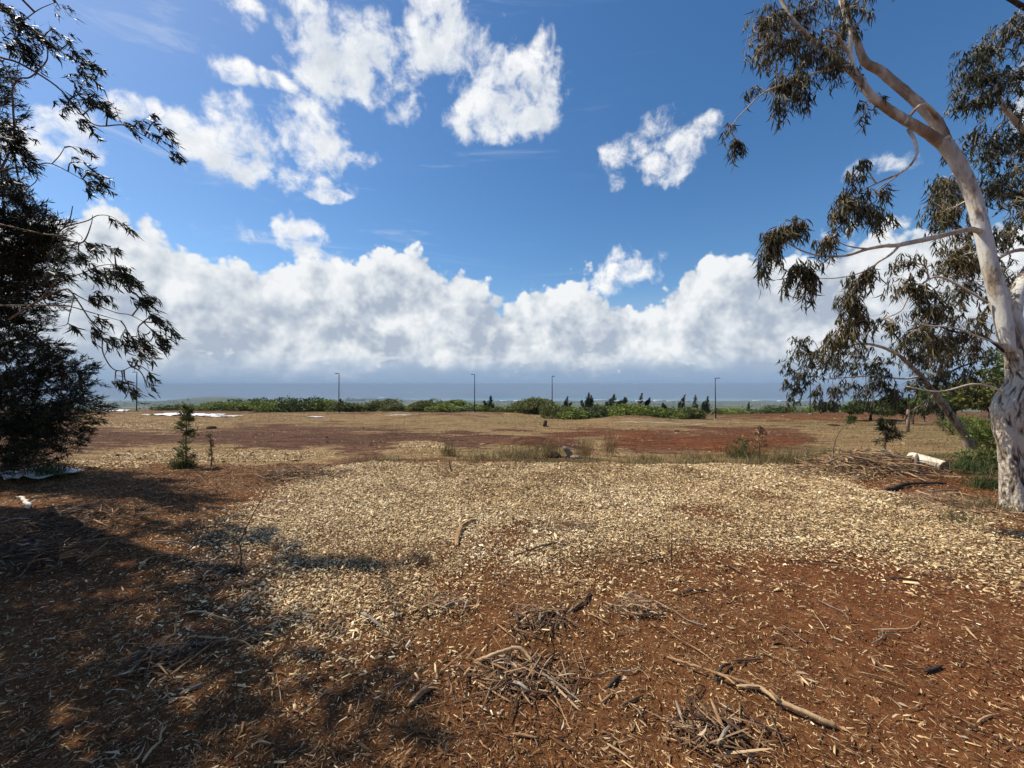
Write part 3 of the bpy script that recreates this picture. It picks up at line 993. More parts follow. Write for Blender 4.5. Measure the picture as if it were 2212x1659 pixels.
class Tree:
    """gathers limbs, twigs and leaves of one tree, then builds its parts"""
    def __init__(self, name, base, label, cat, group=None):
        self.root = empty(name, base)
        tag(self.root, label, cat, group)
        self.base = np.asarray(base, dtype=float)
        self.nodes = []                 # points on limbs that twigs can start from
        self.tw = MB()
        self.leaf = []

    def limb(self, name, pts, rad, mat, sides=9, rough=0.05, n=None, wob=0.0, label=None):
        pts = np.asarray(pts, dtype=float)
        n = n or max(8, 5 * len(pts))
        q = spline(pts, n)
        r = np.interp(np.linspace(0, 1, n), np.linspace(0, 1, len(rad)), rad)
        if wob:
            q = q + np.cumsum(RNG.normal(0, wob, q.shape), 0) * np.linspace(0, 1, n)[:, None]
        mb = MB()
        mb.tube(q - self.base, r, sides, rough)
        o = mb.build(name, mat, self.root, smooth=True)
        if label: o['label'] = label
        self.nodes.append(q)
        return q

    def near(self, c):
        A = np.concatenate(self.nodes)
        return A[np.argmin(np.sum((A - c) ** 2, 1) + 0.6 * np.maximum(0, c[2] - A[:, 2]) ** 2)]

    def cluster(self, c, r, n, L=(0.09, 0.16), W=(0.014, 0.024), wind=(0.1, 0, -1.0), start=None, per=11, droop=0.35, twig_r=0.006, spread=0.45):
        """a spray of leaves round c: one main twig, many side twigs, leaves hanging from them"""
        c = np.asarray(c, float); r = np.asarray(r, float)
        a = self.near(c) if start is None else np.asarray(start, float)
        d = np.linalg.norm(c - a)
        mid = (a + c) / 2 + np.array([0, 0, 0.16 * d]) + RNG.normal(0, 0.07 * d, 3)
        main = spline([a, mid, c], 9)
        self.tw.tube(main - self.base, np.linspace(twig_r * 1.6 + 0.004 * d, twig_r * 0.7, 9), 5, caps=False)
        wv = np.asarray(wind, float); wv = wv / np.linalg.norm(wv)
        m = max(3, int(n / per))
        for _ in range(m):
            u = RNG.normal(0, 1, 3); u /= np.linalg.norm(u) + 1e-9
            e = c + u * r * RNG.uniform(0.15, 1.0) ** 0.5
            s = main[RNG.integers(4, 9)]
            k = (s + e) / 2 + np.array([0, 0, 0.12 * np.linalg.norm(e - s)])
            tip = e + wv * RNG.uniform(0.05, 0.14)
            t = spline([s, k, e, tip], 8)
            self.tw.tube(t[[0, 2, 4, 7]] - self.base, np.linspace(twig_r * 0.55, twig_r * 0.22, 4), 3, caps=False)
            nl = max(3, int(RNG.normal(per, per * 0.3)))
            f = RNG.uniform(0.18, 1.0, nl) * 6.999
            i = f.astype(int)
            B = t[i] + (t[np.minimum(i + 1, 7)] - t[i]) * (f - i)[:, None]
            D = wv[None, :] + RNG.normal(0, spread, (nl, 3)) + 0.35 * (t[-1] - t[-3])[None, :] / (np.linalg.norm(t[-1] - t[-3]) + 1e-9)
            self.leaf.append((B, D, RNG.uniform(*L, nl), RNG.uniform(*W, nl)))

    def done(self, twig_mat, leaf_mat, tone=(1.6, 2.2), blade=False):
        if self.tw.n:
            o = self.tw.build('twigs', twig_mat, self.root, smooth=True)
            o['kind'] = 'stuff'
        if self.leaf:
            B, D, L, W = (np.concatenate([q[k] for q in self.leaf]) for k in range(4))
            n = len(B)
            tn = np.clip(RNG.beta(*tone, n) + 0.22 * fbm(B[:, 0] * 2.2 + B[:, 1], B[:, 2] * 2.2, 131, 3), 0, 1)
            if blade:            # fine needles: one narrow four-cornered blade each
                D = D / np.linalg.norm(D, axis=1)[:, None]
                S = np.cross(D, RNG.normal(0, 1, (n, 3))); S /= np.linalg.norm(S, axis=1)[:, None]
                b_ = B - self.base
                m_ = b_ + D * (L * 0.45)[:, None]
                V_ = np.stack([b_, m_ - S * W[:, None] / 2, b_ + D * L[:, None], m_ + S * W[:, None] / 2], 1).reshape(-1, 3)
                o = link('foliage', np_mesh('foliage', V_, [np.arange(n * 4).reshape(-1, 4)], False, face_attr={'tone': tn}), leaf_mat, self.root)
            else:
                o = leaf_mesh('foliage', B - self.base, D, RNG.normal(0, 1, (n, 3)), L, W, RNG.normal(0, 1.2, n), tn, leaf_mat, self.root)
            o['kind'] = 'stuff'
            print(self.root.name, 'leaves', n)


def gum_bark():
    """rough peeling bark low down, smooth pale skin higher up"""
    m, T = new_mat('gum_bark')
    co = obj_co(T)
    z = T.xyz(co)[2]
    v = T.vmath('MULTIPLY', co, (1.0, 1.0, 0.30))
    n = T.noise(v, 9.0, 7, 0.65, 1.0)
    f = T.voronoi(T.vmath('ADD', T.vmath('MULTIPLY', co, (1.0, 1.0, 0.38)), T.vmath('SCALE', T.noise(co, 6, 3, col=True), 0.10)), 7.0, 2.0)
    n2 = T.noise(v, 38, 5, 0.6)
    rough = T.ramp(T.math('ADD', T.math('ADD', T.math('MULTIPLY', attr(T, 'plate'), 0.62), T.math('MULTIPLY', f, 0.22)), T.math('MULTIPLY', T.math('SUBTRACT', n2, 0.5), 0.55)), [(0.18, (0.045, 0.028, 0.018)), (0.34, (0.15, 0.110, 0.078)), (0.52, (0.34, 0.285, 0.225)), (0.78, (0.54, 0.485, 0.405))])
    sm = T.ramp(T.math('ADD', T.math('MULTIPLY', T.noise(T.vmath('MULTIPLY', co, (1, 1, 0.45)), 3.2, 7, 0.62), 0.7), T.math('MULTIPLY', n2, 0.3)),
                [(0.36, (0.16, 0.11, 0.075)), (0.44, (0.38, 0.32, 0.25)), (0.50, (0.57, 0.55, 0.50)), (0.7, (0.69, 0.69, 0.66))])
    # dark peeling strips on the smooth skin, browner high up
    pe = T.rng(T.noise(T.vmath('MULTIPLY', co, (1, 1, 0.55)), 5.5, 6, 0.7, 0.5), 0.60, 0.66)
    sm = T.mix(T.math('MULTIPLY', pe, 0.75), sm, (0.17, 0.12, 0.085))
    hi = T.rng(T.math('ADD', z, T.math('MULTIPLY', n, 0.8)), 3.7, 5.1)
    br = T.ramp(n, [(0.35, (0.13, 0.07, 0.04)), (0.5, (0.27, 0.165, 0.10)), (0.62, (0.46, 0.37, 0.28))])
    sm = T.mix(T.math('MULTIPLY', hi, 0.55), sm, br)
    k = T.math('SUBTRACT', 1.0, attr(T, 'low'))
    col = T.mix(k, rough, sm)
    hgt = T.math('MULTIPLY', T.math('SUBTRACT', 1.0, T.math('MULTIPLY', k, 0.88)), T.math('ADD', f, T.math('MULTIPLY', n2, 0.4)))
    finish(T, col, 0.8, hgt, 0.045, 0.2)
    return m


M['gum'] = gum_bark()
M['gum_limb'] = bark_mat('gum_limb_bark', (0.20, 0.13, 0.09), (0.46, 0.38, 0.29), (0.70, 0.65, 0.56), 4, 0.006)
M['gum_brown'] = bark_mat('gum_brown_bark', (0.11, 0.065, 0.042), (0.33, 0.245, 0.18), (0.66, 0.61, 0.53), 3.2, 0.006)


def pts(Y, *xy):
    Y = np.broadcast_to(np.asarray(Y, float), (len(xy),))
    return [P3(a, b, y) for (a, b), y in zip(xy, Y)]


# ---- the big pale gum on the right
base = np.array([6.20, 5.0, float(height(6.20, 5.0)) - 0.03])
gum = Tree('gum_tree', base, 'big leaning gum tree with twisted flaky trunk and bare pale limbs at right edge', 'tree')
W = lambda px, Y: px * WIDTH_K * Y / 2.0


def WO(px, Y, dx):
    """radius of a round limb that shows px wide at dx: a wide lens broadens things towards the sides"""
    X = (dx * 0.46293 - 512) / F
    return W(px, Y) / math.sqrt(1 + X * X) ** 0.92


Y0 = 5.0
tp = [(2194, 1118, 5.0, 72), (2192, 1075, 5.0, 66), (2188, 1015, 5.0, 66), (2182, 945, 5.0, 74), (2178, 880, 5.0, 80), (2203, 822, 5.02, 62), (2200, 780, 5.05, 64), (2184, 710, 5.08, 64), (2166, 655, 5.1, 62)]
P_ = np.array([P3(a, b, y) for a, b, y, w in tp])
R_ = np.array([WO(w, y, a) * 0.93 for a, b, y, w in tp])
# trunk: one surface with muscle-like bulges and flutes
nseg, ns = 260, 110
ctr = spline(P_, nseg)
rad = np.interp(np.linspace(0, len(tp) - 1, nseg), range(len(tp)), R_)
th = np.arange(ns) * 2 * np.pi / ns
A, Zz = np.meshgrid(th, np.linspace(0, 1, nseg))
tw = A + 2.4 * Zz
bul = 0.09 * np.sin(3 * tw + 5 * Zz) + 0.05 * np.sin(5 * tw - 9 * Zz) + 0.05 * fbm(np.cos(A) * 2.5 + 5, Zz * 14 + np.sin(A) * 2.5, 141, 4)
flare = 0.30 * np.exp(-Zz / 0.045) * (0.6 + 0.5 * np.sin(4 * A + 1.0))
px_, py_ = np.cos(A) * 3.0 + 20, np.sin(A) * 3.0 + 20
q1, q2 = A * 4.2 + 9 * Zz + 0.8 * vnoise(px_, py_ + Zz * 20, 147), Zz * 26 + 0.9 * vnoise(px_ + Zz * 12, py_, 149)
fl = 0.6 * vnoise(q1, q2, 143) + 0.4 * vnoise(q1 * 2.1, q2 * 1.8, 144)
flake = 0.85 * (0.034 * smooth01(fl, 0.02, 0.10) + 0.026 * smooth01(fl, 0.26, 0.33) - 0.03 * smooth01(-fl, 0.25, 0.5)) * (1 - 0.8 * smooth01(Zz, 0.72, 0.95))
flake = np.where(np.abs(A - 2 * np.pi) < 0.25, flake * 0.6, flake)
rr = rad[:, None] * (1 + bul + flare + flake)
V = np.stack([ctr[:, 0:1] + rr * np.cos(A), ctr[:, 1:2] + rr * np.sin(A), np.repeat(ctr[:, 2:3], ns, 1)], -1).reshape(-1, 3) - base
i = np.arange(nseg - 1)[:, None] * ns; j = np.arange(ns)[None, :]; k = (j + 1) % ns
Q = np.stack([i + j, i + k, i + ns + k, i + ns + j], -1).reshape(-1, 4)
link('trunk', np_mesh('trunk', V, [Q], True, point_attr={'plate': np.clip(0.5 + flake * 16, 0, 1).ravel(), 'low': (1 - smooth01(Zz + 0.10 * vnoise(A * 2.0, Zz * 9, 151) + 0.16 * np.cos(A), 0.80, 0.98)).ravel()}), M['gum'], gum.root)
gum.nodes.append(ctr[60:])


def limb_px(tree, name, rows, mat, sides=10, rough=0.05, n=None, label=None):
    p = [P3(a, b, y) for a, b, y, w in rows]
    r = [WO(w, y, a) for a, b, y, w in rows]
    return tree.limb(name, p, r, mat, sides, rough, n, label=label)


limb_px(gum, 'limb', [(2178, 760, 5.06, 40), (2160, 650, 5.08, 48), (2142, 590, 5.1, 42), (2122, 500, 5.14, 39), (2100, 420, 5.2, 38), (2068, 350, 5.25, 37), (2034, 303, 5.3, 38)], M['gum'], 16, 0.04, 50)
limb_px(gum, 'limb', [(2186, 740, 5.1, 36), (2196, 640, 5.2, 36), (2222, 590, 5.3, 40), (2262, 520, 5.5, 34), (2300, 380, 5.8, 28), (2330, 200, 6.1, 18)], M['gum'], 12, 0.05, 40)
limb_px(gum, 'limb', [(2040, 315, 5.3, 30), (2000, 285, 5.3, 27), (1960, 262, 5.35, 25), (1915, 233, 5.4, 22), (1880, 205, 5.4, 20), (1846, 160, 5.45, 18), (1790, 112, 5.5, 15), (1725, 58, 5.6, 11), (1690, 5, 5.7, 8), (1660, -60, 5.8, 5)], M['gum_brown'], 12, 0.06, 60)
limb_px(gum, 'limb', [(2046, 320, 5.3, 34), (2024, 268, 5.35, 30), (1988, 228, 5.4, 26), (1945, 190, 5.5, 24), (1900, 152, 5.6, 22), (1868, 133, 5.65, 19), (1850, 88, 5.7, 16), (1832, 40, 5.75, 14), (1818, -30, 5.8, 10)], M['gum_brown'], 12, 0.06, 60)
limb_px(gum, 'branch', [(1846, 160, 5.45, 13), (1836, 110, 5.5, 12), (1836, 70, 5.55, 9), (1822, 25, 5.6, 8), (1806, -20, 5.7, 5)], M['gum_limb'], 8)
limb_px(gum, 'branch', [(1835, 118, 5.5, 8), (1818, 90, 5.4, 7), (1806, 72, 5.35, 6), (1780, 65, 5.3, 4)], M['gum_limb'], 7)
limb_px(gum, 'branch', [(1844, 154, 5.45, 6), (1790, 152, 5.35, 5.5), (1740, 164, 5.3, 5), (1700, 180, 5.25, 4.5), (1650, 200, 5.2, 4), (1615, 232, 5.2, 3.4), (1588, 262, 5.2, 2.6), (1578, 285, 5.2, 2)], M['gum_limb'], 6, 0.05, 40)
limb_px(gum, 'branch', [(1845, 60, 5.7, 7), (1862, 40, 5.7, 6), (1868, 5, 5.7, 5), (1880, -30, 5.7, 4)], M['gum_limb'], 6)
limb_px(gum, 'branch', [(1962, 280, 5.35, 10), (1976, 305, 5.25, 9), (1980, 332, 5.2, 8), (1967, 356, 5.15, 7), (1944, 374, 5.1, 6), (1907, 390, 5.05, 5), (1870, 408, 5.0, 3), (1835, 430, 5.0, 2)], M['gum_brown'], 7, 0.05, 40)
limb_px(gum, 'branch', [(1948, 371, 5.1, 5), (1925, 390, 5.1, 4), (1896, 408, 5.1, 3), (1868, 440, 5.1, 2)], M['gum_brown'], 6)
limb_px(gum, 'branch', [(2028, 262, 5.35, 13), (2012, 238, 5.2, 11), (1996, 226, 5.1, 10), (1978, 236, 5.05, 8), (1955, 265, 5.0, 6)], M['gum_brown'], 7)
limb_px(gum, 'branch', [(2116, 500, 5.12, 17), (2095, 495, 5.05, 16), (2062, 502, 4.95, 15), (2009, 515, 4.85, 15), (1942, 529, 4.75, 13), (1912, 531, 4.7, 11), (1873, 538, 4.65, 9), (1827, 552, 4.6, 7), (1778, 553, 4.55, 5), (1736, 543, 4.5, 4), (1696, 522, 4.5, 2.5)], M['gum_limb'], 9, 0.05, 60)
limb_px(gum, 'branch', [(1944, 530, 4.75, 7), (1922, 551, 4.75, 7), (1891, 571, 4.75, 6.5), (1882, 597, 4.75, 6), (1869, 621, 4.75, 5), (1856, 642, 4.75, 4), (1850, 680, 4.75, 3)], M['gum_limb'], 7, 0.05, 36)
limb_px(gum, 'branch', [(1891, 572, 4.75, 5), (1857, 590, 4.65, 4), (1812, 600, 4.55, 3), (1766, 602, 4.5, 2)], M['gum_limb'], 6)
limb_px(gum, 'branch', [(1876, 537, 4.65, 5), (1850, 535, 4.6, 4), (1822, 528, 4.5, 2.5), (1800, 512, 4.5, 2)], M['gum_limb'], 6)
limb_px(gum, 'branch', [(2135, 655, 5.1, 9), (2080, 622, 5.2, 7), (2020, 598, 5.3, 6), (1965, 640, 5.3, 5), (1945, 672, 5.3, 4), (1905, 690, 5.3, 2.5)], M['gum_limb'], 7)
limb_px(gum, 'branch', [(2170, 760, 5.05, 9), (2120, 724, 5.1, 7), (2060, 716, 5.2, 6), (2010, 700, 5.2, 4), (1960, 715, 5.2, 3)], M['dark_bark'], 7)
limb_px(gum, 'branch', [(2176, 860, 5.0, 9), (2148, 838, 4.95, 7), (2100, 830, 4.9, 6), (2030, 846, 4.9, 5), (1960, 835, 4.9, 3)], M['gum_limb'], 7)
limb_px(gum, 'branch', [(2165, 745, 5.05, 6), (2115, 728, 4.9, 5), (2060, 708, 4.8, 4), (2000, 702, 4.8, 3), (1960, 690, 4.8, 2)], M['gum_limb'], 6)

GC = [  # view x, y, distance, radii in view, leaves
    (1655, 40, 5.6, 55, 60, 700), (1640, 110, 5.5, 36, 40, 320), (1735, 40, 5.7, 70, 60, 900), (1830, 20, 5.7, 55, 45, 620), (1700, 110, 5.6, 55, 55, 800),
    (1760, 120, 5.5, 50, 45, 600), (1690, 190, 5.3, 40, 40, 480), (1720, 175, 5.2, 40, 45, 480), (1800, 150, 5.4, 45, 40, 450), (1800, 95, 5.8, 60, 50, 700), (1855, 165, 5.5, 26, 30, 180),
    (1682, 232, 5.2, 22, 30, 230), (1730, 222, 5.2, 26, 26, 240), (1645, 70, 5.8, 30, 60, 350), (1880, -30, 5.8, 50, 45, 350), (1620, 195, 5.3, 18, 20, 90),
    (1574, 272, 5.2, 18, 18, 90), (1590, 312, 5.2, 18, 28, 220), (1850, 245, 5.3, 26, 34, 60), (1862, 258, 5.4, 10, 20, 40), (1895, 210, 5.4, 16, 26, 50),
    (1838, 440, 5.0, 44, 46, 720), (1875, 468, 5.0, 46, 36, 520), (1812, 470, 5.0, 26, 26, 220), (1855, 350, 5.05, 26, 26, 120), (1830, 380, 5.0, 40, 22, 140), (1900, 420, 5.1, 30, 40, 200), (1905, 480, 5.1, 30, 20, 140),
    (1665, 525, 4.5, 28, 50, 520), (1718, 490, 4.5, 36, 26, 380), (1650, 580, 4.5, 18, 40, 190), (1690, 500, 4.5, 30, 30, 260), (1735, 585, 4.5, 46, 36, 520), (1745, 620, 4.5, 26, 40, 260), (1700, 600, 4.5, 22, 24, 140),
    (1778, 525, 4.55, 30, 30, 200), (1800, 510, 4.6, 22, 26, 110), (1850, 610, 4.75, 34, 36, 360), (1840, 660, 4.75, 32, 40, 420), (1870, 590, 4.7, 30, 22, 160), (1826, 640, 4.7, 30, 22, 180),
    (1838, 715, 4.75, 48, 36, 560), (1800, 740, 4.75, 40, 30, 360), (1860, 690, 4.8, 28, 24, 200),
    (1960, 615, 5.3, 48, 36, 480), (1965, 565, 5.3, 40, 34, 260), (2000, 640, 5.3, 40, 40, 420), (2005, 672, 5.25, 50, 30, 520), (2050, 560, 5.5, 56, 70, 900), (2075, 630, 5.5, 50, 44, 560), (2040, 470, 5.7, 48, 60, 620), (2080, 520, 5.8, 44, 60, 520),
    (2050, 410, 5.9, 40, 40, 380), (1990, 715, 5.2, 46, 34, 320), (2065, 735, 5.2, 55, 40, 420), (1935, 700, 5.2, 20, 20, 70), (2110, 690, 5.3, 36, 36, 260), (2020, 760, 5.2, 36, 40, 260),
    (2200, 640, 5.9, 46, 60, 420), (2210, 460, 6.0, 50, 70, 500), (2240, 360, 6.0, 60, 60, 400), (2310, 240, 6.2, 80, 80, 400), (2300, 480, 5.9, 80, 80, 400),
]
for (cx, cy, Y, rx, ry, n) in GC:
    c = P3(cx, cy, Y)
    gum.cluster(c, (W(2 * rx, Y), W(2 * rx, Y) * 0.8, W(2 * ry, Y)), int(n * 0.70), wind=(0.05, 0, -1), L=(0.08, 0.15), W=(0.011, 0.020))
gum.done(M['gum_limb'], M['euc'])

# ---- the darker gum further back on the right, trunk outside the picture
b2 = np.array([12.6, 8.8, float(height(12.6, 8.8))])
g2 = Tree('gum_tree', b2, 'dark dense gum crown rising behind the big leaning gum at the upper right corner', 'tree')
g2.limb('trunk', [b2, b2 + (0.1, 0, 2), b2 + (-0.15, 0, 4.4), b2 + (0.1, 0, 6.6)], [0.22, 0.18, 0.16, 0.12], M['gum_limb'], 12)
limb_px(g2, 'limb', [(2330, 420, 8.8, 26), (2260, 330, 8.7, 22), (2200, 270, 8.6, 17), (2165, 225, 8.5, 12), (2150, 190, 8.5, 8)], M['gum_limb'], 9)
limb_px(g2, 'limb', [(2330, 120, 8.8, 24), (2250, 40, 8.7, 18), (2205, 12, 8.6, 14), (2150, -20, 8.6, 10)], M['dark_bark'], 9)
limb_px(g2, 'limb', [(2320, 330, 8.8, 20), (2230, 400, 8.7, 14), (2170, 420, 8.6, 10), (2090, 400, 8.5, 5)], M['gum_limb'], 8)
limb_px(g2, 'limb', [(2300, 560, 8.8, 16), (2200, 540, 8.6, 12), (2120, 580, 8.5, 8), (2050, 600, 8.4, 5)], M['gum_limb'], 8)
for (cx, cy, Y, rx, ry, n) in [
        (2190, 80, 8.6, 70, 50, 800), (2120, 115, 8.5, 55, 36, 560), (2195, 170, 8.6, 70, 50, 900), (2120, 170, 8.5, 50, 34, 500), (2085, 165, 8.4, 30, 24, 180), (2140, 215, 8.5, 60, 28, 420),
        (2090, 225, 8.4, 50, 20, 260), (2060, 215, 8.4, 24, 14, 90), (2210, 250, 8.6, 60, 50, 420), (2200, 330, 8.6, 70, 60, 700), (2140, 330, 8.5, 60, 50, 620), (2100, 300, 8.5, 30, 36, 220), (2060, 330, 8.5, 24, 24, 120), (2160, 400, 8.5, 60, 44, 600),
        (2210, 420, 8.6, 50, 50, 520), (2080, 420, 8.5, 50, 44, 520), (2020, 400, 8.4, 28, 36, 240), (2025, 460, 8.4, 36, 40, 380), (2180, 500, 8.5, 50, 50, 420), (2100, 560, 8.5, 60, 60, 620), (2170, 600, 8.6, 50, 44, 320),
        (2270, 60, 8.8, 70, 70, 400), (2280, 200, 8.8, 70, 70, 400), (2290, 340, 8.8, 70, 70, 400), (2260, 640, 8.7, 70, 60, 300)]:
    c = P3(cx, cy, Y)
    g2.cluster(c, (W(2 * rx, Y), W(2 * rx, Y) * 0.8, W(2 * ry, Y)), int(n * 1.0), L=(0.11, 0.19), W=(0.018, 0.03), wind=(-0.1, 0, -1))
g2.done(M['gum_limb'], M['euc2'])

# ---- the thin leaning gum behind the log
b3 = G3(2100, 978)
g3 = Tree('gum_tree', b3, 'slender gum leaning left over the log with thin pale trunk and drooping open crown', 'tree')
Yb = b3[1]
rows = [(2102, 985, Yb, 30), (2090, 950, Yb, 26), (2072, 922, Yb, 24), (2052, 896, Yb, 22), (2036, 872, Yb - 0.05, 19), (2016, 846, Yb - 0.1, 16), (1990, 813, Yb - 0.2, 13), (1965, 788, Yb - 0.3, 10), (1942, 767, Yb - 0.4, 9)]
limb_px(g3, 'trunk', rows, M['grey_wood'], 12, 0.07, 50)
limb_px(g3, 'limb', [(1942, 767, Yb - .4, 9), (1903, 749, Yb - .5, 8), (1857, 742, Yb - .6, 7), (1809, 757, Yb - .7, 5), (1754, 787, Yb - .8, 3), (1730, 815, Yb - .8, 2)], M['gum_limb'], 7)
limb_px(g3, 'limb', [(1990, 813, Yb - .2, 8), (1950, 818, Yb - .3, 6), (1890, 812, Yb - .4, 5), (1830, 815, Yb - .5, 4), (1770, 820, Yb - .6, 2)], M['gum_limb'], 6)
limb_px(g3, 'limb', [(2018, 848, Yb - .1, 11), (2030, 800, Yb + .1, 9), (2050, 740, Yb + .3, 7), (2060, 690, Yb + .4, 5), (2040, 650, Yb + .4, 3)], M['dark_bark'], 7)
limb_px(g3, 'limb', [(2010, 838, Yb - .1, 8), (2060, 800, Yb + .1, 6), (2110, 780, Yb + .2, 4)], M['dark_bark'], 6)
limb_px(g3, 'limb', [(1965, 790, Yb - .3, 8), (1960, 760, Yb - .1, 6), (1930, 720, Yb, 4), (1900, 700, Yb, 2)], M['dark_bark'], 6)
for (cx, cy, dY, rx, ry, n) in [
        (1745, 765, -.8, 44, 34, 320), (1790, 790, -.7, 54, 36, 460), (1725, 810, -.8, 30, 30, 280), (1712, 850, -.8, 22, 34, 240), (1768, 850, -.7, 18, 30, 170), (1803, 852, -.6, 18, 32, 210), (1700, 780, -.8, 18, 20, 80), (1692, 825, -.8, 12, 12, 40),
        (1740, 735, -.8, 40, 16, 120), (1850, 770, -.5, 50, 30, 360), (1890, 790, -.4, 44, 34, 380), (1900, 835, -.4, 40, 40, 520), (1935, 860, -.4, 40, 30, 420), (1960, 730, -.2, 50, 40, 460), (1990, 775, -.1, 50, 44, 520), (2010, 740, 0, 44, 44, 420),
        (1925, 690, 0, 40, 30, 240), (2025, 815, 0, 50, 36, 460), (2060, 760, .2, 55, 44, 520), (2090, 820, .2, 50, 40, 400), (2050, 690, .3, 50, 44, 420), (2110, 770, .3, 44, 44, 320), (1870, 860, -.4, 24, 24, 150), (1980, 830, -.2, 36, 34, 260), (1845, 830, -.5, 30, 22, 140),
        (2000, 880, -.2, 50, 20, 260)]:
    Y = Yb + dY
    c = P3(cx, cy, Y)
    g3.cluster(c, (W(2 * rx, Y), W(2 * rx, Y) * 0.9, W(2 * ry, Y)), int(n * 0.9), L=(0.12, 0.22), W=(0.022, 0.036), wind=(-0.15, 0, -1))
g3.done(M['gum_limb'], M['euc2'])

# ---- the wind-blown gum on the left, trunk outside the picture
b4 = np.array([-8.9, 5.6, float(height(-8.9, 5.6))])
g4 = Tree('gum_tree', b4, 'wind blown gum on the left whose long bare branches stream leaves to the right', 'tree')
g4.limb('trunk', [b4, b4 + (0.2, 0, 2.2), b4 + (0.0, 0.1, 4.4), b4 + (0.3, 0, 6.6), b4 + (0.5, 0, 8.4)], [0.24, 0.20, 0.17, 0.12, 0.06], M['gum_limb'], 12)
LB = [[(-160, 20, 5.6, 16), (-60, 95, 5.4, 12), (0, 123, 5.3, 9), (36, 134, 5.2, 8), (85, 161, 5.1, 7), (131, 194, 5.0, 6), (182, 252, 4.9, 5), (213, 272, 4.9, 4.5), (267, 270, 4.8, 4), (304, 289, 4.8, 3), (334, 307, 4.8, 2.4), (372, 335, 4.8, 1.6)],
      [(-120, 480, 5.6, 12), (-20, 395, 5.4, 9), (27, 310, 5.3, 8), (29, 243, 5.2, 7), (27, 194, 5.2, 6.5), (43, 170, 5.15, 6), (67, 166, 5.1, 5.5), (97, 137, 5.1, 5), (103, 115, 5.1, 4), (95, 80, 5.1, 2.5)],
      [(27, 186, 5.2, 4), (20, 160, 5.2, 4), (0, 128, 5.2, 5)],
      [(-40, 385, 5.5, 8), (18, 365, 5.3, 6), (61, 362, 5.2, 5), (88, 354, 5.1, 4.5), (112, 354, 5.0, 4), (150, 372, 5.0, 3), (190, 395, 5.0, 2)],
      [(112, 354, 5.0, 3.5), (128, 337, 5.0, 3), (140, 318, 5.0, 2)],
      [(76, 356, 5.1, 3), (80, 388, 5.1, 3), (58, 410, 5.1, 3), (62, 428, 5.1, 3), (95, 452, 5.05, 3), (140, 486, 5.0, 2.5), (175, 510, 5.0, 2), (176, 518, 5, 2)],
      [(-60, 660, 5.6, 9), (61, 660, 5.3, 6), (100, 660, 5.2, 6), (146, 661, 5.1, 5), (197, 675, 5.0, 4), (261, 693, 4.9, 2)],
      [(20, 690, 5.4, 8), (91, 645, 5.2, 7), (137, 626, 5.1, 6), (155, 632, 5.05, 5), (194, 690, 5.0, 5), (219, 721, 5.0, 4), (222, 760, 5.0, 4), (240, 793, 4.95, 4), (261, 801, 4.9, 3.5), (283, 792, 4.9, 2.5)],
      [(90, 645, 5.2, 5), (128, 602, 5.1, 5), (170, 593, 5.0, 4), (213, 575, 4.9, 3), (250, 570, 4.9, 2)],
      [(-20, 480, 5.5, 8), (91, 505, 5.2, 6), (118, 508, 5.1, 6), (161, 523, 5.0, 5.5), (182, 520, 5.0, 5), (197, 484, 5.0, 3), (200, 465, 5.0, 2)],
      [(118, 508, 5.1, 5), (143, 490, 5.1, 4.5), (188, 477, 5.0, 4), (213, 465, 5.0, 3), (245, 470, 5.0, 2), (280, 500, 5, 1.5)],
      [(130, 500, 5.1, 4), (150, 475, 5.1, 4), (157, 445, 5.1, 3)],
      [(155, 632, 5.05, 4), (200, 655, 5.0, 4), (250, 675, 4.9, 3.5), (280, 680, 4.9, 3), (310, 695, 4.9, 2)],
      [(160, 640, 5.05, 3), (150, 680, 5.0, 3), (145, 700, 5.0, 2.5), (128, 705, 5, 2)],
      [(-140, -40, 5.5, 12), (-30, 10, 5.3, 8), (40, 40, 5.2, 6), (80, 70, 5.1, 5), (130, 110, 5.0, 3.5), (180, 140, 5.0, 2)],
      [(50, 45, 5.2, 4), (85, 20, 5.2, 3), (120, 5, 5.2, 2)]]
for rows in LB:
    rows = [(a, b, y, w * 0.78) for a, b, y, w in rows]
    limb_px(g4, 'branch', rows, M['twig_bark'], 7, 0.05, 40)
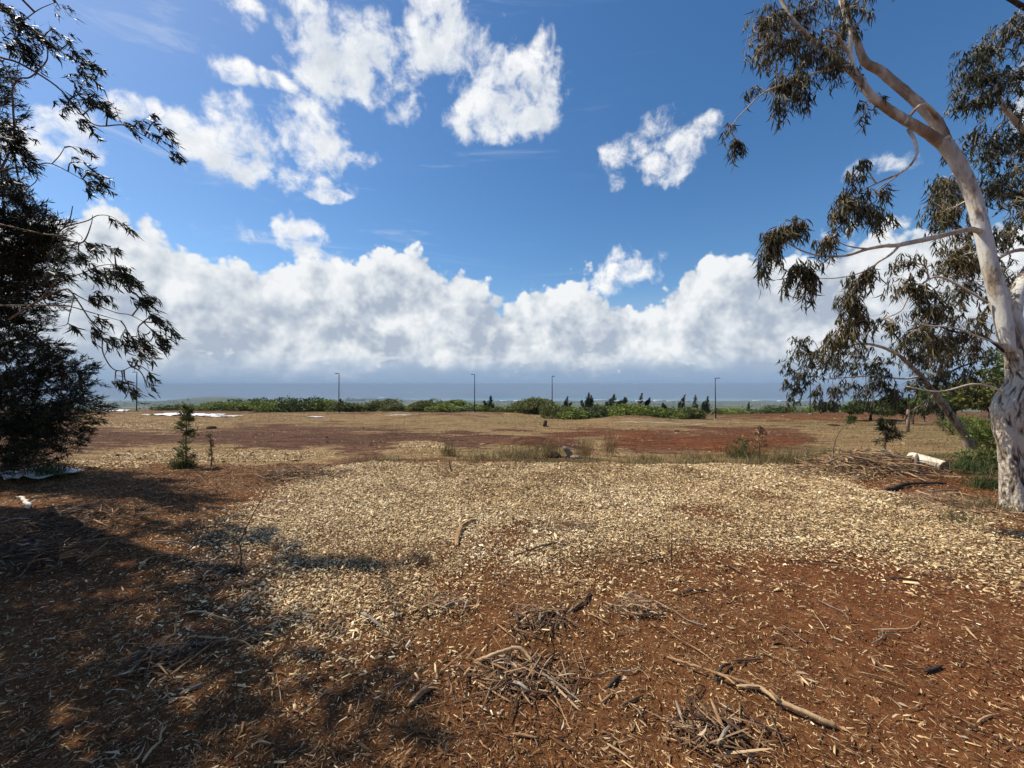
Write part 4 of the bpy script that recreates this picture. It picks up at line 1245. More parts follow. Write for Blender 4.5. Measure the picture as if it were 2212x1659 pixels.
for (cx, cy, Y, rx, ry, n) in [
        (15, 25, 5.3, 30, 30, 260), (45, 65, 5.2, 46, 30, 420), (90, 95, 5.1, 34, 24, 260), (30, 100, 5.2, 40, 24, 300), (60, 118, 5.2, 34, 22, 220), (130, 20, 5.2, 24, 16, 50), (150, 90, 5.0, 20, 24, 50), (118, 62, 5.1, 20, 20, 60),
        (165, 118, 5.0, 30, 20, 190), (185, 140, 5.0, 24, 26, 230), (170, 168, 5.0, 34, 18, 170), (185, 205, 4.95, 30, 18, 210), (215, 225, 4.9, 26, 14, 200), (235, 238, 4.9, 22, 16, 170), (150, 240, 5.0, 34, 20, 170), (185, 272, 4.9, 26, 22, 180), (160, 215, 5, 30, 20, 140),
        (305, 262, 4.8, 26, 14, 110), (340, 262, 4.8, 22, 14, 80), (355, 290, 4.8, 26, 16, 130), (325, 290, 4.8, 30, 14, 90), (378, 335, 4.8, 16, 10, 120), (280, 275, 4.8, 20, 12, 50),
        (180, 335, 5.0, 22, 18, 90), (195, 370, 5.0, 30, 20, 190), (190, 402, 5.0, 20, 16, 160), (215, 395, 5, 16, 20, 100), (165, 350, 5.0, 24, 14, 60),
        (20, 320, 5.3, 40, 36, 420), (55, 345, 5.2, 26, 26, 190), (10, 270, 5.4, 26, 26, 220), (40, 300, 5.3, 26, 24, 180), (20, 395, 5.4, 36, 30, 300),
        (235, 475, 5.0, 22, 10, 40), (265, 485, 5.0, 18, 14, 34), (120, 555, 5.1, 26, 28, 220), (205, 535, 5.0, 26, 16, 150), (170, 560, 5.0, 28, 12, 80), (245, 540, 4.9, 12, 14, 26), (100, 600, 5.2, 26, 22, 150), (140, 590, 5.1, 24, 18, 90),
        (215, 590, 4.95, 34, 20, 260), (260, 600, 4.9, 36, 22, 300), (215, 640, 4.95, 34, 18, 190), (285, 615, 4.9, 24, 20, 150), (310, 650, 4.9, 24, 22, 240), (335, 690, 4.9, 22, 24, 170), (255, 580, 4.9, 24, 10, 90),
        (350, 735, 4.9, 14, 18, 170), (310, 750, 4.9, 24, 28, 240), (280, 740, 4.9, 20, 22, 150), (205, 720, 5.0, 18, 18, 110), (240, 735, 4.95, 18, 22, 110), (365, 718, 4.9, 16, 14, 50), (150, 702, 5.0, 18, 10, 60), (290, 775, 4.9, 16, 14, 60), (215, 690, 5, 24, 12, 70),
        (265, 835, 4.9, 20, 10, 50), (290, 850, 4.9, 18, 14, 70), (248, 832, 4.9, 10, 14, 30), (325, 805, 4.9, 12, 10, 24), (320, 838, 4.9, 8, 8, 16),
        (-60, 100, 5.5, 60, 60, 500), (-80, 300, 5.6, 60, 70, 500), (-90, 520, 5.6, 70, 60, 400)]:
    c = P3(cx, cy, Y)
    g4.cluster(c, (W(2 * rx, Y), W(2 * rx, Y) * 0.9, W(2 * ry, Y)), int(n * (0.55 if cx > 95 and cy < 430 else 0.85)), L=(0.08, 0.15), W=(0.011, 0.020), wind=(0.75, -0.1, -0.62), spread=0.30, twig_r=0.005)
# crown outside the frame on the left: it throws the shade that lies over the front left corner
g4.limb('limb', [b4 + (0.1, 0, 4.6), (-8.0, 4.6, 5.2), (-6.6, 3.6, 5.6), (-5.2, 2.4, 5.4)], [0.09, 0.07, 0.05, 0.02], M['gum_limb'], 8)
g4.limb('limb', [b4 + (0.2, 0, 3.4), (-8.6, 4.2, 4.0), (-7.4, 3.4, 4.3), (-6.2, 2.6, 4.2)], [0.08, 0.06, 0.04, 0.02], M['gum_limb'], 8)
for _ in range(150):
    cy_ = RNG.uniform(1.7, 5.6)
    c = np.array([-(1.36 * cy_ + 0.75 + 1.1 * (1 - smooth01(cy_, 1.7, 3.6))) - abs(RNG.normal(0, 1.5)), cy_, RNG.uniform(3.6, 7.2)])
    g4.cluster(c, (0.55, 0.55, 0.45), 150, L=(0.17, 0.29), W=(0.034, 0.055), wind=(0.6, 0, -0.7), per=20)
g4.done(M['twig_bark'], M['euc2'])


# ---- dense dark conifer-like tree at the left edge
def feather(tree, c, r, n, L=(0.07, 0.13), W=(0.009, 0.015), axis_dir=(1, 0, 0.15)):
    """a plume of fine needles round c"""
    c = np.asarray(c, float); r = np.asarray(r, float)
    a = tree.near(c)
    d = np.linalg.norm(c - a)
    main = spline([a, (a + c) / 2 + np.array([0, 0, -0.06 * d]), c], 8)
    tree.tw.tube(main - tree.base, np.linspace(0.012 + 0.006 * d, 0.004, 8), 5, caps=False)
    ax = np.asarray(axis_dir, float) + 0.5 * (c - a) / (d + 1e-9)
    ax /= np.linalg.norm(ax)
    m = max(5, n // 44)
    for _ in range(m):
        u = RNG.normal(0, 1, 3); u /= np.linalg.norm(u)
        e = c + u * r * RNG.uniform(0.2, 1) ** 0.4
        s = e - ax * RNG.uniform(0.12, 0.28) - u * r * 0.25
        t = spline([s, (s + e) / 2 + RNG.normal(0, 0.02, 3), e], 6)
        tree.tw.tube(t[::2] - tree.base, np.linspace(0.004, 0.0016, 3), 3, caps=False)
        f = RNG.uniform(0.0, 1.0, 26) * 4.999
        i = f.astype(int)
        B = t[i] + (t[i + 1] - t[i]) * (f - i)[:, None]
        D = ax[None, :] * 0.9 + RNG.normal(0, 0.55, (26, 3)) + 0.5 * u
        tree.leaf.append((B, D, RNG.uniform(*L, 26), RNG.uniform(*W, 26)))


b5 = np.array([-9.9, 7.0, float(height(-9.9, 7.0))])
con = Tree('conifer_tree', b5, 'dark dense feathery conifer filling the left edge down to the ground', 'tree')
con.limb('trunk', [b5, b5 + (0.1, 0, 2.5), b5 + (-0.1, 0, 5.0), b5 + (0.1, 0, 7.4)], [0.2, 0.16, 0.1, 0.03], M['dark_bark'], 12)
CX = [(20, 200, 26), (15, 250, 24), (8, 300, 20), (30, 420, 44), (60, 470, 50), (90, 490, 36), (40, 530, 70), (100, 560, 60), (60, 600, 70), (20, 640, 60), (90, 610, 40), (40, 690, 56), (20, 740, 60), (70, 720, 34), (90, 750, 24), (60, 790, 56),
      (130, 790, 44), (170, 800, 34), (195, 830, 30), (20, 820, 50), (100, 840, 60), (160, 860, 40), (200, 880, 28), (60, 880, 60), (120, 900, 50), (185, 905, 30), (20, 920, 60), (150, 940, 40), (170, 960, 26), (80, 950, 60), (30, 980, 60), (60, 1010, 40), (20, 1020, 36),
      (-60, 260, 70), (-60, 400, 90), (-60, 540, 100), (-80, 680, 110), (-80, 820, 110), (-80, 950, 100), (10, 470, 50), (0, 570, 60), (0, 900, 60), (110, 660, 30), (138, 545, 16), (5, 150, 18), (120, 500, 18)]
# limbs reach out from the trunk at several heights
for (cx, cy, rr) in CX:
    Y = 7.0 + RNG.uniform(-0.9, 0.9)
    c = P3(cx, cy, Y)
    if rr > 32 and cx > -40:
        s = b5 + (0.0, 0, max(0.3, c[2] - b5[2] - 0.35))
        con.limb('branch', [s, (s + c) / 2 + (0, 0, -0.08), c + (0, 0, 0.0)], [0.045, 0.028, 0.008], M['dark_bark'], 6, n=12)
for (cx, cy, rr) in CX:
    for q in range(max(3, int((rr / 15) ** 1.75 * (0.5 if cx < -30 else 1)))):
        Y = 7.0 + RNG.uniform(-0.9, 0.9)
        a = RNG.uniform(0, 6.283); k = rr * math.sqrt(RNG.uniform(0, 1))
        c = P3(cx + math.cos(a) * k, cy + math.sin(a) * k, Y)
        if c[2] < height(c[0], c[1]) + 0.15: continue
        con_r = RNG.uniform(0.16, 0.30)
        feather(con, c, (con_r * 1.25, con_r, con_r * 0.75), 420, axis_dir=(0.7, -0.1, 0.12))
con.done(M['dark_bark'], M['needle'], blade=True)

# ------------------------------------------------------------------ the far edge of the field
LAMP_M = plain('lamp_post_paint', (0.022, 0.021, 0.022), 0.5, 0.4, 0.2)
LAMP_H = plain('lamp_head_metal', (0.045, 0.045, 0.05), 0.4, 0.5, 0.2)
CONC = plain('concrete', (0.30, 0.28, 0.25), 0.9, 0.2, 0.2)


def make_lamp():
    r = empty('lamp_post')
    mb = MB(); mb.tube([(0, 0, 0.1), (0, 0, 2), (0, 0, 5.98)], [0.075, 0.07, 0.055], 10); mb.build('pole', LAMP_M, r)
    mb = MB(); mb.tube([(0, 0, -0.3), (0, 0, 0.12)], [0.2, 0.2], 12); mb.build('footing', CONC, r)
    mb = MB(); mb.box((-0.13, -0.13, 0.122), (0.13, 0.13, 0.15)); mb.build('base_plate', LAMP_M, r)
    mb = MB(); mb.box((-0.20, -0.03, 5.90), (0.06, 0.03, 5.975)); mb.build('arm', LAMP_M, r)
    mb = MB()
    mb.box((-0.56, -0.14, 5.90), (-0.202, 0.14, 5.95)); mb.box((-0.53, -0.11, 5.952), (-0.24, 0.11, 6.0))
    h = mb.build('lamp_head', LAMP_H, r)
    mb = MB(); mb.box((-0.53, -0.11, 5.885), (-0.24, 0.11, 5.898)); mb.build('lens', plain('lamp_lens', (0.6, 0.6, 0.58), 0.3), h)
    for a, b in ((1, 1), (1, -1), (-1, 1), (-1, -1)):
        mb = MB(); mb.box((a * 0.1 - 0.015, b * 0.1 - 0.015, 0.15), (a * 0.1 + 0.015, b * 0.1 + 0.015, 0.18)); mb.build('bolt', LAMP_H, r)
    return r


LAMPS = [(295, 61.5, 803, 0.1, 'dark lamp post at far left, seen through the hanging gum leaves'),
         (732, 59.5, 806, 0.0, 'dark lamp post second from the left, in front of dense green bushes'),
         (1025, 62, 808, 0.2, 'dark lamp post in the middle, third from left, head turned left'),
         (1193, 56, 812, 1.9, 'dark lamp post beside the tall rounded tree, head seen end on'),
         (1546, 53, 816, 3.05, 'dark lamp post with head turned right, standing near the small red mound'),
         (1750, 60, 812, 0.4, 'dark lamp post at right, its top hidden behind drooping gum leaves')]
proto = make_lamp()
for i, (px, Y, top, rz, lab) in enumerate(LAMPS):
    o = proto if i == 0 else copy_tree(proto)
    x = (px * 0.46293 - 512) / F * Y
    z = float(height(x, Y))
    o.location = (x, Y, z)
    o.rotation_euler = (0.004 * (i % 3 - 1), 0.012 if i == 4 else 0.004, rz)
    o.scale = (1.0, 1.0, (P3(px, top, Y)[2] - z) / 6.0)
    tag(o, lab, 'lamp post', 'lamp posts along the far edge of the field')

# two wooden posts on the right
WOODP = bark_mat('post_wood', (0.10, 0.07, 0.05), (0.20, 0.14, 0.10), (0.32, 0.25, 0.18), 12, 0.004)
for (px, bot, top, w, Y, lab) in ((1961, 938, 880, 6, 22.0, 'brown wooden post standing on the right field, nearer of two'),
                                  (1972, 905, 884, 4, 33.0, 'shorter looking farther wooden post just behind the nearer wooden post')):
    x = (px * 0.46293 - 512) / F * Y
    z = float(height(x, Y)); zt = P3(px, top, Y)[2]
    r = empty('wooden_post', (x, Y, z)); tag(r, lab, 'post', 'wooden posts on the right of the field')
    wr = W(w, Y)
    mb = MB(); mb.tube([(0, 0, -0.2), (0.01, 0, 0.5), (0.02, 0, zt - z)], [wr * 1.05, wr, wr * 0.95], 8, 0.05); mb.build('post', WOODP, r)
    mb = MB(); mb.tube([(0.02, 0, zt - z - 0.02), (0.02, 0, zt - z + 0.025)], [wr * 1.15, wr * 0.9], 8, 0.03); mb.build('cap', M['grey_wood'], r)


# ---- bushes
def leaf_clumps(n, lobes, size, up=0.35):
    """leaf-sized faces spread through and over a set of lobes; returns a mesh-ready tuple"""
    lobes = np.asarray(lobes, float)                       # x, y, z, rx, ry, rz
    vol = lobes[:, 3] * lobes[:, 4] * lobes[:, 5]
    k = RNG.choice(len(lobes), n, p=vol ** 0.75 / (vol ** 0.75).sum())
    u = RNG.normal(0, 1, (n, 3)); u /= np.linalg.norm(u, axis=1)[:, None]
    rr = RNG.uniform(0.45, 1.06, n) ** 0.5
    P = lobes[k, :3] + u * lobes[k, 3:] * rr[:, None]
    P = P + 0.10 * size * RNG.normal(0, 1, P.shape)
    ok = P[:, 2] > 0.02
    P, u = P[ok], u[ok]; n = len(P)
    D = u + RNG.normal(0, 0.7, (n, 3)) + np.array([0, 0, up])
    L = size * RNG.uniform(0.6, 1.5, n)
    return P, D, RNG.normal(0, 1, (n, 3)), L, L * RNG.uniform(0.38, 0.7, n)


def bush_proto(name, w, d, h, n, size, mat, seed, nl=9, up=0.35):
    r = empty(name)
    lob = []
    for i in range(nl):
        a = RNG.uniform(0, 6.283); q = math.sqrt(RNG.uniform(0, 1))
        s = RNG.uniform(0.22, 0.42)
        hh = h * RNG.uniform(0.30, 0.80) * (1 - 0.35 * q)
        lob.append((math.cos(a) * q * w * 0.42, math.sin(a) * q * d * 0.42, hh, w * s * 0.75, d * s * 0.75, h * s * 0.65))
    for i in range(5):
        a = RNG.uniform(0, 6.283)
        lob.append((math.cos(a) * w * 0.3, math.sin(a) * d * 0.3, h * 0.16, w * 0.26, d * 0.26, h * 0.2))
    P, D, S, L, Wd = leaf_clumps(n, lob, size, up)
    tn = np.clip(RNG.beta(2, 2, len(P)) + 0.15 * fbm(P[:, 0] * 1.5, P[:, 2] * 1.5 + seed, 151, 2), 0, 1)
    o = leaf_mesh('foliage', P, D, S, L, Wd, RNG.normal(0, 0.6, len(P)), tn, mat, r)
    o['kind'] = 'stuff'
    mb = MB()
    for i in range(6):
        l = lob[i]
        mb.tube(spline([(RNG.normal(0, 0.15), RNG.normal(0, 0.15), -0.1), (l[0] * 0.5, l[1] * 0.5, l[2] * 0.5), l[:3]], 6), [0.07, 0.06, 0.05, 0.04, 0.03, 0.015], 5, caps=False)
    mb.build('stems', M['dark_bark'], r)
    return r


PROT = {
    'g': [bush_proto('bush', 4.2, 3.0, 2.5, 3000, 0.20, M['bush'], 1), bush_proto('bush', 5.2, 3.2, 2.2, 3200, 0.20, M['bush'], 2), bush_proto('bush', 3.6, 2.8, 2.8, 2800, 0.19, M['bush'], 3)],
    'o': [bush_proto('bush', 4.4, 3.0, 2.7, 3000, 0.20, M['bush_olive'], 4, up=0.9), bush_proto('bush', 3.4, 2.6, 2.5, 2600, 0.19, M['bush_olive'], 5, up=1.0)],
    'd': [bush_proto('bush', 4.0, 3.0, 2.7, 3000, 0.20, M['bush_dark'], 6), bush_proto('bush', 4.6, 3.0, 2.2, 3000, 0.20, M['bush_dark'], 7)],
}
for v in PROT.values():
    for p in v: p['used'] = 0
ROW = []


def put(kind, px, Y, wid, top, word):
    """bush of the given view width whose top shows at the given height"""
    p = PROT[kind][RNG.integers(len(PROT[kind]))]
    if p['used']:
        o = copy_tree(p)
    else:
        o = p; p['used'] = 1
    x = (px * 0.46293 - 512) / F * Y
    z = float(height(x, Y))
    hh = max(0.6, P3(px, top, Y)[2] - z)
    base_h = 2.5
    o.location = (x, Y, z)
    o.rotation_euler = (0, 0, RNG.uniform(0, 6.28))
    s = wid * WIDTH_K * Y / 4.2
    o.scale = (s, s * RNG.uniform(0.8, 1.1), hh / base_h)
    ROW.append((px, Y, o, word))


def skyline(px):
    return float(np.interp(px, [330, 400, 450, 520, 600, 650, 700, 745, 775, 800, 850, 880, 900, 950, 1000, 1040, 1100, 1150, 1200, 1260, 1330, 1400, 1450, 1500, 1560, 1620, 1700, 1800, 1900, 2000],
                           [884, 884, 876, 869, 866, 864, 868, 872, 880, 868, 872, 882, 880, 868, 872, 882, 880, 872, 880, 882, 878, 880, 884, 890, 886, 884, 884, 880, 876, 870]))


px = 372
while px < 1500:
    front = 905 if 1190 < px < 1500 else 893
    Y = RNG.uniform(64, 69) if px < 1190 else RNG.uniform(51, 56)
    w_ = RNG.uniform(62, 100)
    kind = RNG.choice(['g', 'g', 'o', 'd']) if px > 800 else RNG.choice(['g', 'g', 'g', 'o', 'd'])
    put(kind, px, Y, w_, skyline(px) + RNG.uniform(-15, -2), {'g': 'bright green', 'o': 'olive green', 'd': 'dark green'}[kind])
    px += RNG.uniform(20, 34)
px = 420
while px < 1980:
    Y = RNG.uniform(71, 80)
    kind = RNG.choice(['g', 'o', 'd', 'd'])
    put(kind, px, Y, RNG.uniform(60, 105), skyline(px) + RNG.uniform(-13, 0), {'g': 'bright green', 'o': 'olive green', 'd': 'dark green'}[kind])
    px += RNG.uniform(38, 62)
# labels: count the bushes between one lamp post and the next
names = ['left of the far left lamp post', 'between the first and second lamp posts', 'between the second and third lamp posts', 'between the third and fourth lamp posts',
         'between the fourth and fifth lamp posts', 'between the fifth and sixth lamp posts', 'right of the sixth lamp post']
ordn = ['first', 'second', 'third', 'fourth', 'fifth', 'sixth', 'seventh', 'eighth', 'ninth', 'tenth', 'eleventh', 'twelfth', 'thirteenth', 'fourteenth', 'fifteenth', 'sixteenth', 'seventeenth', 'eighteenth', 'nineteenth', 'twentieth']
ROW.sort(key=lambda r: r[0])
cnt = {}
for (px, Y, o, word) in ROW:
    s = sum(px > l[0] for l in LAMPS)
    key = (s, word)
    cnt[key] = cnt.get(key, 0) + 1
    tag(o, f'{ordn[cnt[key] - 1]} {word} bush from the left {names[s]}', 'bush', 'bushes in the belt beyond the field')
for v in PROT.values():
    for p in v:
        if not p['used']:
            put_x = 0
            for ch in list(p.children): bpy.data.objects.remove(ch)
            bpy.data.objects.remove(p)
        else:
            del p['used']
for o in COL.objects:
    if 'used' in o: del o['used']


# ---- one broad rounded tree beside the fourth lamp post
def crown_tree(px, Y, top, wid, mat, label, n=5200, size=0.22, trunk=0.14):
    x = (px * 0.46293 - 512) / F * Y
    z = float(height(x, Y))
    h = P3(px, top, Y)[2] - z
    w_ = wid * WIDTH_K * Y
    r = empty('broadleaf_tree', (x, Y, z)); tag(r, label, 'tree')
    lob = []
    for i in range(16):
        a = RNG.uniform(0, 6.283); q = math.sqrt(RNG.uniform(0, 1)) * 0.8
        lob.append((math.cos(a) * q * w_ * 0.42, math.sin(a) * q * w_ * 0.36, h * (0.45 + 0.38 * RNG.uniform(0, 1) * (1 - q * 0.6)), w_ * 0.17, w_ * 0.17, h * 0.16))
    P, D, S, L, Wd = leaf_clumps(n, lob, size)
    o = leaf_mesh('foliage', P, D, S, L, Wd, RNG.normal(0, 0.6, len(P)), np.clip(RNG.beta(2, 2, len(P)) + 0.2 * fbm(P[:, 0], P[:, 2], 161, 2), 0, 1), mat, r)
    o['kind'] = 'stuff'
    mb = MB(); mb.tube([(0, 0, -0.2), (0.05, 0, h * 0.3), (0, 0, h * 0.6)], [trunk, trunk * 0.8, trunk * 0.4], 7); mb.build('trunk', M['dark_bark'], r)
    for l in lob[:6]:
        mb = MB(); mb.tube(spline([(0.03, 0, h * 0.3), (l[0] * 0.5, l[1] * 0.5, l[2] * 0.75), l[:3]], 6), np.linspace(trunk * 0.5, 0.02, 6), 5, caps=False); mb.build('limb', M['dark_bark'], r)


crown_tree(1150, 64, 855, 105, M['bush_olive'], 'broad rounded olive green tree left of the fourth lamp post')
crown_tree(965, 68, 867, 70, M['bush_dark'], 'low rounded dark tree left of the middle lamp post', 3600)


# ---- pointed ironwoods and pines that stand above the belt
def pine(px, Y, top, wid, lean, tips, mat, label, dense=1.0):
    x = (px * 0.46293 - 512) / F * Y
    z = float(height(x, Y))
    h = P3(px, top, Y)[2] - z
    w_ = wid * WIDTH_K * Y
    r = empty('pine_tree', (x, Y, z)); tag(r, label, 'tree', 'pointed trees rising above the bush belt')
    tr = MB(); B, D, L = [], [], []
    for t in range(tips):
        k = 1.0 if t == 0 else RNG.uniform(0.62, 0.9)
        bx = 0 if t == 0 else RNG.uniform(-0.45, 0.45) * w_
        p = spline([(bx * 0.5, RNG.normal(0, 0.1), -0.2), (bx * 0.8, 0, h * k * 0.5), (bx + lean * h * 0.06, 0, h * k * 0.8), (bx + lean * h * 0.14, 0, h * k)], 16)
        tr.tube(p, np.linspace(0.09, 0.015, 16), 5, caps=False)
        m = int(100 * k * dense)
        f = 0.10 + 0.89 * RNG.uniform(0, 1, m) ** 1.35
        for q in f:
            i = int(q * 15)
            c = p[i]
            ln = (w_ * 0.52 if tips == 1 else w_ * 0.34) * (1 - q) ** 1.35 + 0.03
            a = RNG.uniform(0, 6.283)
            d = np.array([math.cos(a) + lean * 0.35, math.sin(a), RNG.uniform(0.5, 1.6)]); d /= np.linalg.norm(d)
            s = RNG.uniform(0.2, 1.0, 9)[:, None]
            B.append(c + d * ln * s * RNG.uniform(0.5, 1.0)); D.append(d + RNG.normal(0, 0.45, (9, 3)) + np.array([0, 0, 0.25])); L.append(RNG.uniform(0.16, 0.40, 9) * (1.15 - 0.7 * q))
    tr.build('trunk', M['dark_bark'], r)
    B, D, L = np.concatenate(B), np.concatenate(D), np.concatenate(L)
    n = len(B)
    o = leaf_mesh('foliage', B, D, RNG.normal(0, 1, (n, 3)), L, L * 0.28, RNG.normal(0, 0.6, n), RNG.beta(2, 2, n), mat, r)
    o['kind'] = 'stuff'


for a in [(1060, 67, 855, 46, 0.0, 3, 'dark bushy pine just right of the middle lamp post'),
          (1222, 62, 856, 40, 0.9, 3, 'dark ragged pine with bent tips right of the fourth lamp post'),
          (1270, 63, 848, 46, 0.4, 5, 'tall dark pine with several spiky tips, tallest right of fourth post'),
          (1325, 62, 851, 60, 0.3, 7, 'wide dark pine with a crest of many short tips'),
          (1384, 63, 849, 46, 0.5, 4, 'spiky dark pine with a thin leader and a bent side tip'),
          (1432, 64, 870, 22, 0.0, 2, 'very small dark pine half sunk in the bushes'),
          (1474, 66, 852, 28, 1.1, 2, 'narrow dark pine leaning right near the fifth lamp post'),
          (1502, 68, 853, 26, 0.0, 1, 'neat narrow conical pine left of the fifth lamp post'),
          (1527, 67, 856, 40, 0.5, 4, 'dark ragged pine close on the left of the fifth lamp post'),
          (1617, 85, 868, 16, 0.1, 1, 'thin lone pine standing between the fifth and sixth lamp posts'),
          (735, 64, 862, 22, 0.2, 2, 'thin dark pine behind the second lamp post'),
          (1775, 66, 862, 30, 0.0, 3, 'dark upright columnar pine right of the sixth lamp post'),
          (1800, 66, 866, 30, 0.0, 4, 'second dark columnar pine further right of the sixth lamp post'),
          (1000, 68, 870, 22, 0.0, 2, 'small dark pine left of the middle lamp post')]:
    pine(*a[:6], M['pine'], a[6])

# ---- hedge-like dark trees and green bushes on the right behind the leaning gum
for (px, Y, top, wid, mat, lab) in [(1880, 42, 862, 110, 'bush_dark', 'dark low tree at the right field edge behind the leaning gum crown'),
                                    (1960, 34, 850, 130, 'bush_dark', 'very dark spreading tree behind the two wooden posts'),
                                    (2060, 30, 815, 140, 'bush_dark', 'tall dark green tree behind the slender leaning trunk'),
                                    (2140, 22, 790, 150, 'bush_olive', 'olive feathery tree between the slender gum and the big trunk'),
                                    (2230, 20, 700, 170, 'bush_dark', 'tall dark tree at the right edge behind the big trunk')]:
    crown_tree(px, Y, top, wid, M[mat], lab, 6500, 0.16 if Y < 35 else 0.2)
for (px, py, wid, hh, mat, lab) in [(2105, 960, 70, 60, 'bush', 'low green shrub just right of the slender leaning trunk'),
                                    (2150, 990, 70, 90, 'bush', 'leafy green shrub tucked against the big twisted trunk'),
                                    (2120, 1010, 80, 36, 'bush_olive', 'low olive ground shrub behind the pale log'),
                                    (2060, 940, 60, 40, 'bush_dark', 'dark low shrub far behind the slender leaning trunk')]:
    g = G3(px, py)
    w_ = wid * WIDTH_K * g[1]; h = hh * WIDTH_K * g[1]
    r = empty('shrub', g); tag(r, lab, 'shrub')
    lob = [(RNG.uniform(-.35, .35) * w_, RNG.uniform(-.3, .3) * w_, h * RNG.uniform(0.25, 0.8), w_ * .22, w_ * .22, h * .26) for _ in range(9)]
    P, D, S, L, Wd = leaf_clumps(2200, lob, 0.07, 0.6)
    o = leaf_mesh('foliage', P, D, S, L, Wd * 0.7, RNG.normal(0, 0.8, len(P)), RNG.beta(2, 2, len(P)), M[mat], r); o['kind'] = 'stuff'
    mb = MB()
    for l in lob: mb.tube(spline([(RNG.normal(0, .05), 0, -0.05), (l[0] * .5, l[1] * .5, l[2] * .5), l[:3]], 5), np.linspace(0.018, 0.005, 5), 4, caps=False)
    mb.build('stems', M['dark_bark'], r)

# ---- town and trees far out on the plain
WALL = [plain('white_wall', (0.72, 0.71, 0.68), 0.8, 0.2, 0.05, 0.2), plain('beige_wall', (0.50, 0.44, 0.36), 0.8, 0.2, 0.05, 0.2), plain('grey_wall', (0.34, 0.34, 0.35), 0.8, 0.2, 0.05, 0.2)]
ROOF = [plain('pale_roof', (0.80, 0.80, 0.78), 0.6, 0.3, 0.04, 0.1), plain('grey_roof', (0.30, 0.31, 0.33), 0.7, 0.3, 0.05, 0.1), plain('red_roof', (0.30, 0.14, 0.10), 0.8, 0.2, 0.05, 0.1)]
GLASS = plain('dark_window', (0.05, 0.06, 0.07), 0.2, 0.5, 0.1, 0.1)


def building(px, Y, w, d, h, wm, rm, label, group, storeys=1, gable=True):
    x = (px * 0.46293 - 512) / F * Y
    z = float(plain_height(np.array([x]), np.array([Y]))[0]) - 1.0
    r = empty('building', (x, Y, z), RNG.uniform(-0.25, 0.25)); tag(r, label, 'building', group)
    mb = MB(); mb.box((-w / 2, -d / 2, 0), (w / 2, d / 2, h)); mb.build('wall', wm, r)
    mb = MB()
    if gable:
        rh = h * 0.22
        V = [(-w / 2 - .5, -d / 2 - .5, h), (w / 2 + .5, -d / 2 - .5, h), (w / 2 + .5, d / 2 + .5, h), (-w / 2 - .5, d / 2 + .5, h), (-w / 2 - .5, 0, h + rh), (w / 2 + .5, 0, h + rh)]
        mb.add(V, [(0, 1, 5, 4), (2, 3, 4, 5), (0, 3, 2, 1)], [(0, 4, 3), (1, 2, 5)])
    else:
        mb.box((-w / 2 - .3, -d / 2 - .3, h + 0.01), (w / 2 + .3, d / 2 + .3, h + 0.8))
    mb.build('roof', rm, r)
    for s in range(storeys):
        mb = MB(); mb.box((-w * 0.46, -d / 2 - 0.15, h * (s + 0.35) / storeys), (w * 0.46, -d / 2 - 0.02, h * (s + 0.72) / storeys)); mb.build('window_band', GLASS, r)


k = 0
for px in (752, 762, 772, 781):
    building(px, 4600, RNG.uniform(50, 80), 40, RNG.uniform(30, 44), WALL[1 + k % 2], ROOF[1], ['square', 'wide', 'tall', 'end'][k] + ' block of flats in the far town row right of second lamp post', 'blocks of flats far out on the plain', 4, False); k += 1
for i, (px, Y, w) in enumerate([(830, 5400, 120), (1130, 5200, 240), (1092, 5000, 130), (1300, 5600, 300), (1345, 5400, 260), (1392, 5300, 220), (1425, 5100, 140), (1445, 5300, 200), (1480, 5200, 120), (1640, 5400, 150), (1690, 5200, 110), (1735, 5500, 170)]):
    building(px, Y, w, 60, RNG.uniform(11, 17), WALL[0], ROOF[0], 'low white shed on the far coastal plain' + [', left of the middle lamp post', ', behind the broad rounded tree', ', left of the broad rounded tree', ', behind the spiky pines', ', between wide crested pine and thin leader pine', ', right of the thin leader pine', ', small one above the tiny pine', ', beside the leaning narrow pine', ', left of the neat conical pine', ', right of the thin lone pine', ', left of the sixth lamp post', ', behind the sixth lamp post'][i], 'white sheds far out on the coastal plain')
o_b = [o for o in COL.objects if o.name.startswith('building')]

# scattered far trees and scrub on the plain: nobody could count them
n = 6000
Y = RNG.uniform(260, 6000, n) ** 1.0
X = RNG.uniform(-1.5, 1.5, n) * Y
keep = fbm(X * 0.004, Y * 0.002, 171, 4) + 0.25 * (np.abs(vnoise(X * 0.001, Y * 0.006, 173)) < 0.06) > -0.02
X, Y = X[keep], Y[keep]; n = len(X)
Z = plain_height(X, Y)
hgt = RNG.uniform(3, 10, n) * np.where(RNG.uniform(0, 1, n) < 0.04, 2.0, 1)
V = []
a6 = np.arange(5) * 2 * np.pi / 5
wd = hgt * RNG.uniform(0.5, 1.2, n)
ring = lambda f, hh: np.stack([X[:, None] + wd[:, None] * f * np.cos(a6 + 1)[None] * RNG.uniform(0.7, 1.2, (n, 5)), Y[:, None] + wd[:, None] * f * np.sin(a6 + 1)[None], (Z + hgt * hh)[:, None] + np.zeros((n, 5))], -1)
V = np.concatenate([ring(0.45, -0.1), ring(0.62, 0.45), ring(0.25, 0.95)], 1).reshape(-1, 3)
b = (np.arange(n) * 15)[:, None]
j = np.arange(5); k = (j + 1) % 5
Q = np.concatenate([(b[:, :, None] + np.stack([j, k, 5 + k, 5 + j], 1)[None]).reshape(-1, 4), (b[:, :, None] + np.stack([5 + j, 5 + k, 10 + k, 10 + j], 1)[None]).reshape(-1, 4)])
Pn = b + (10 + j)[None, :]
tn = RNG.uniform(0.1, 0.8, n)
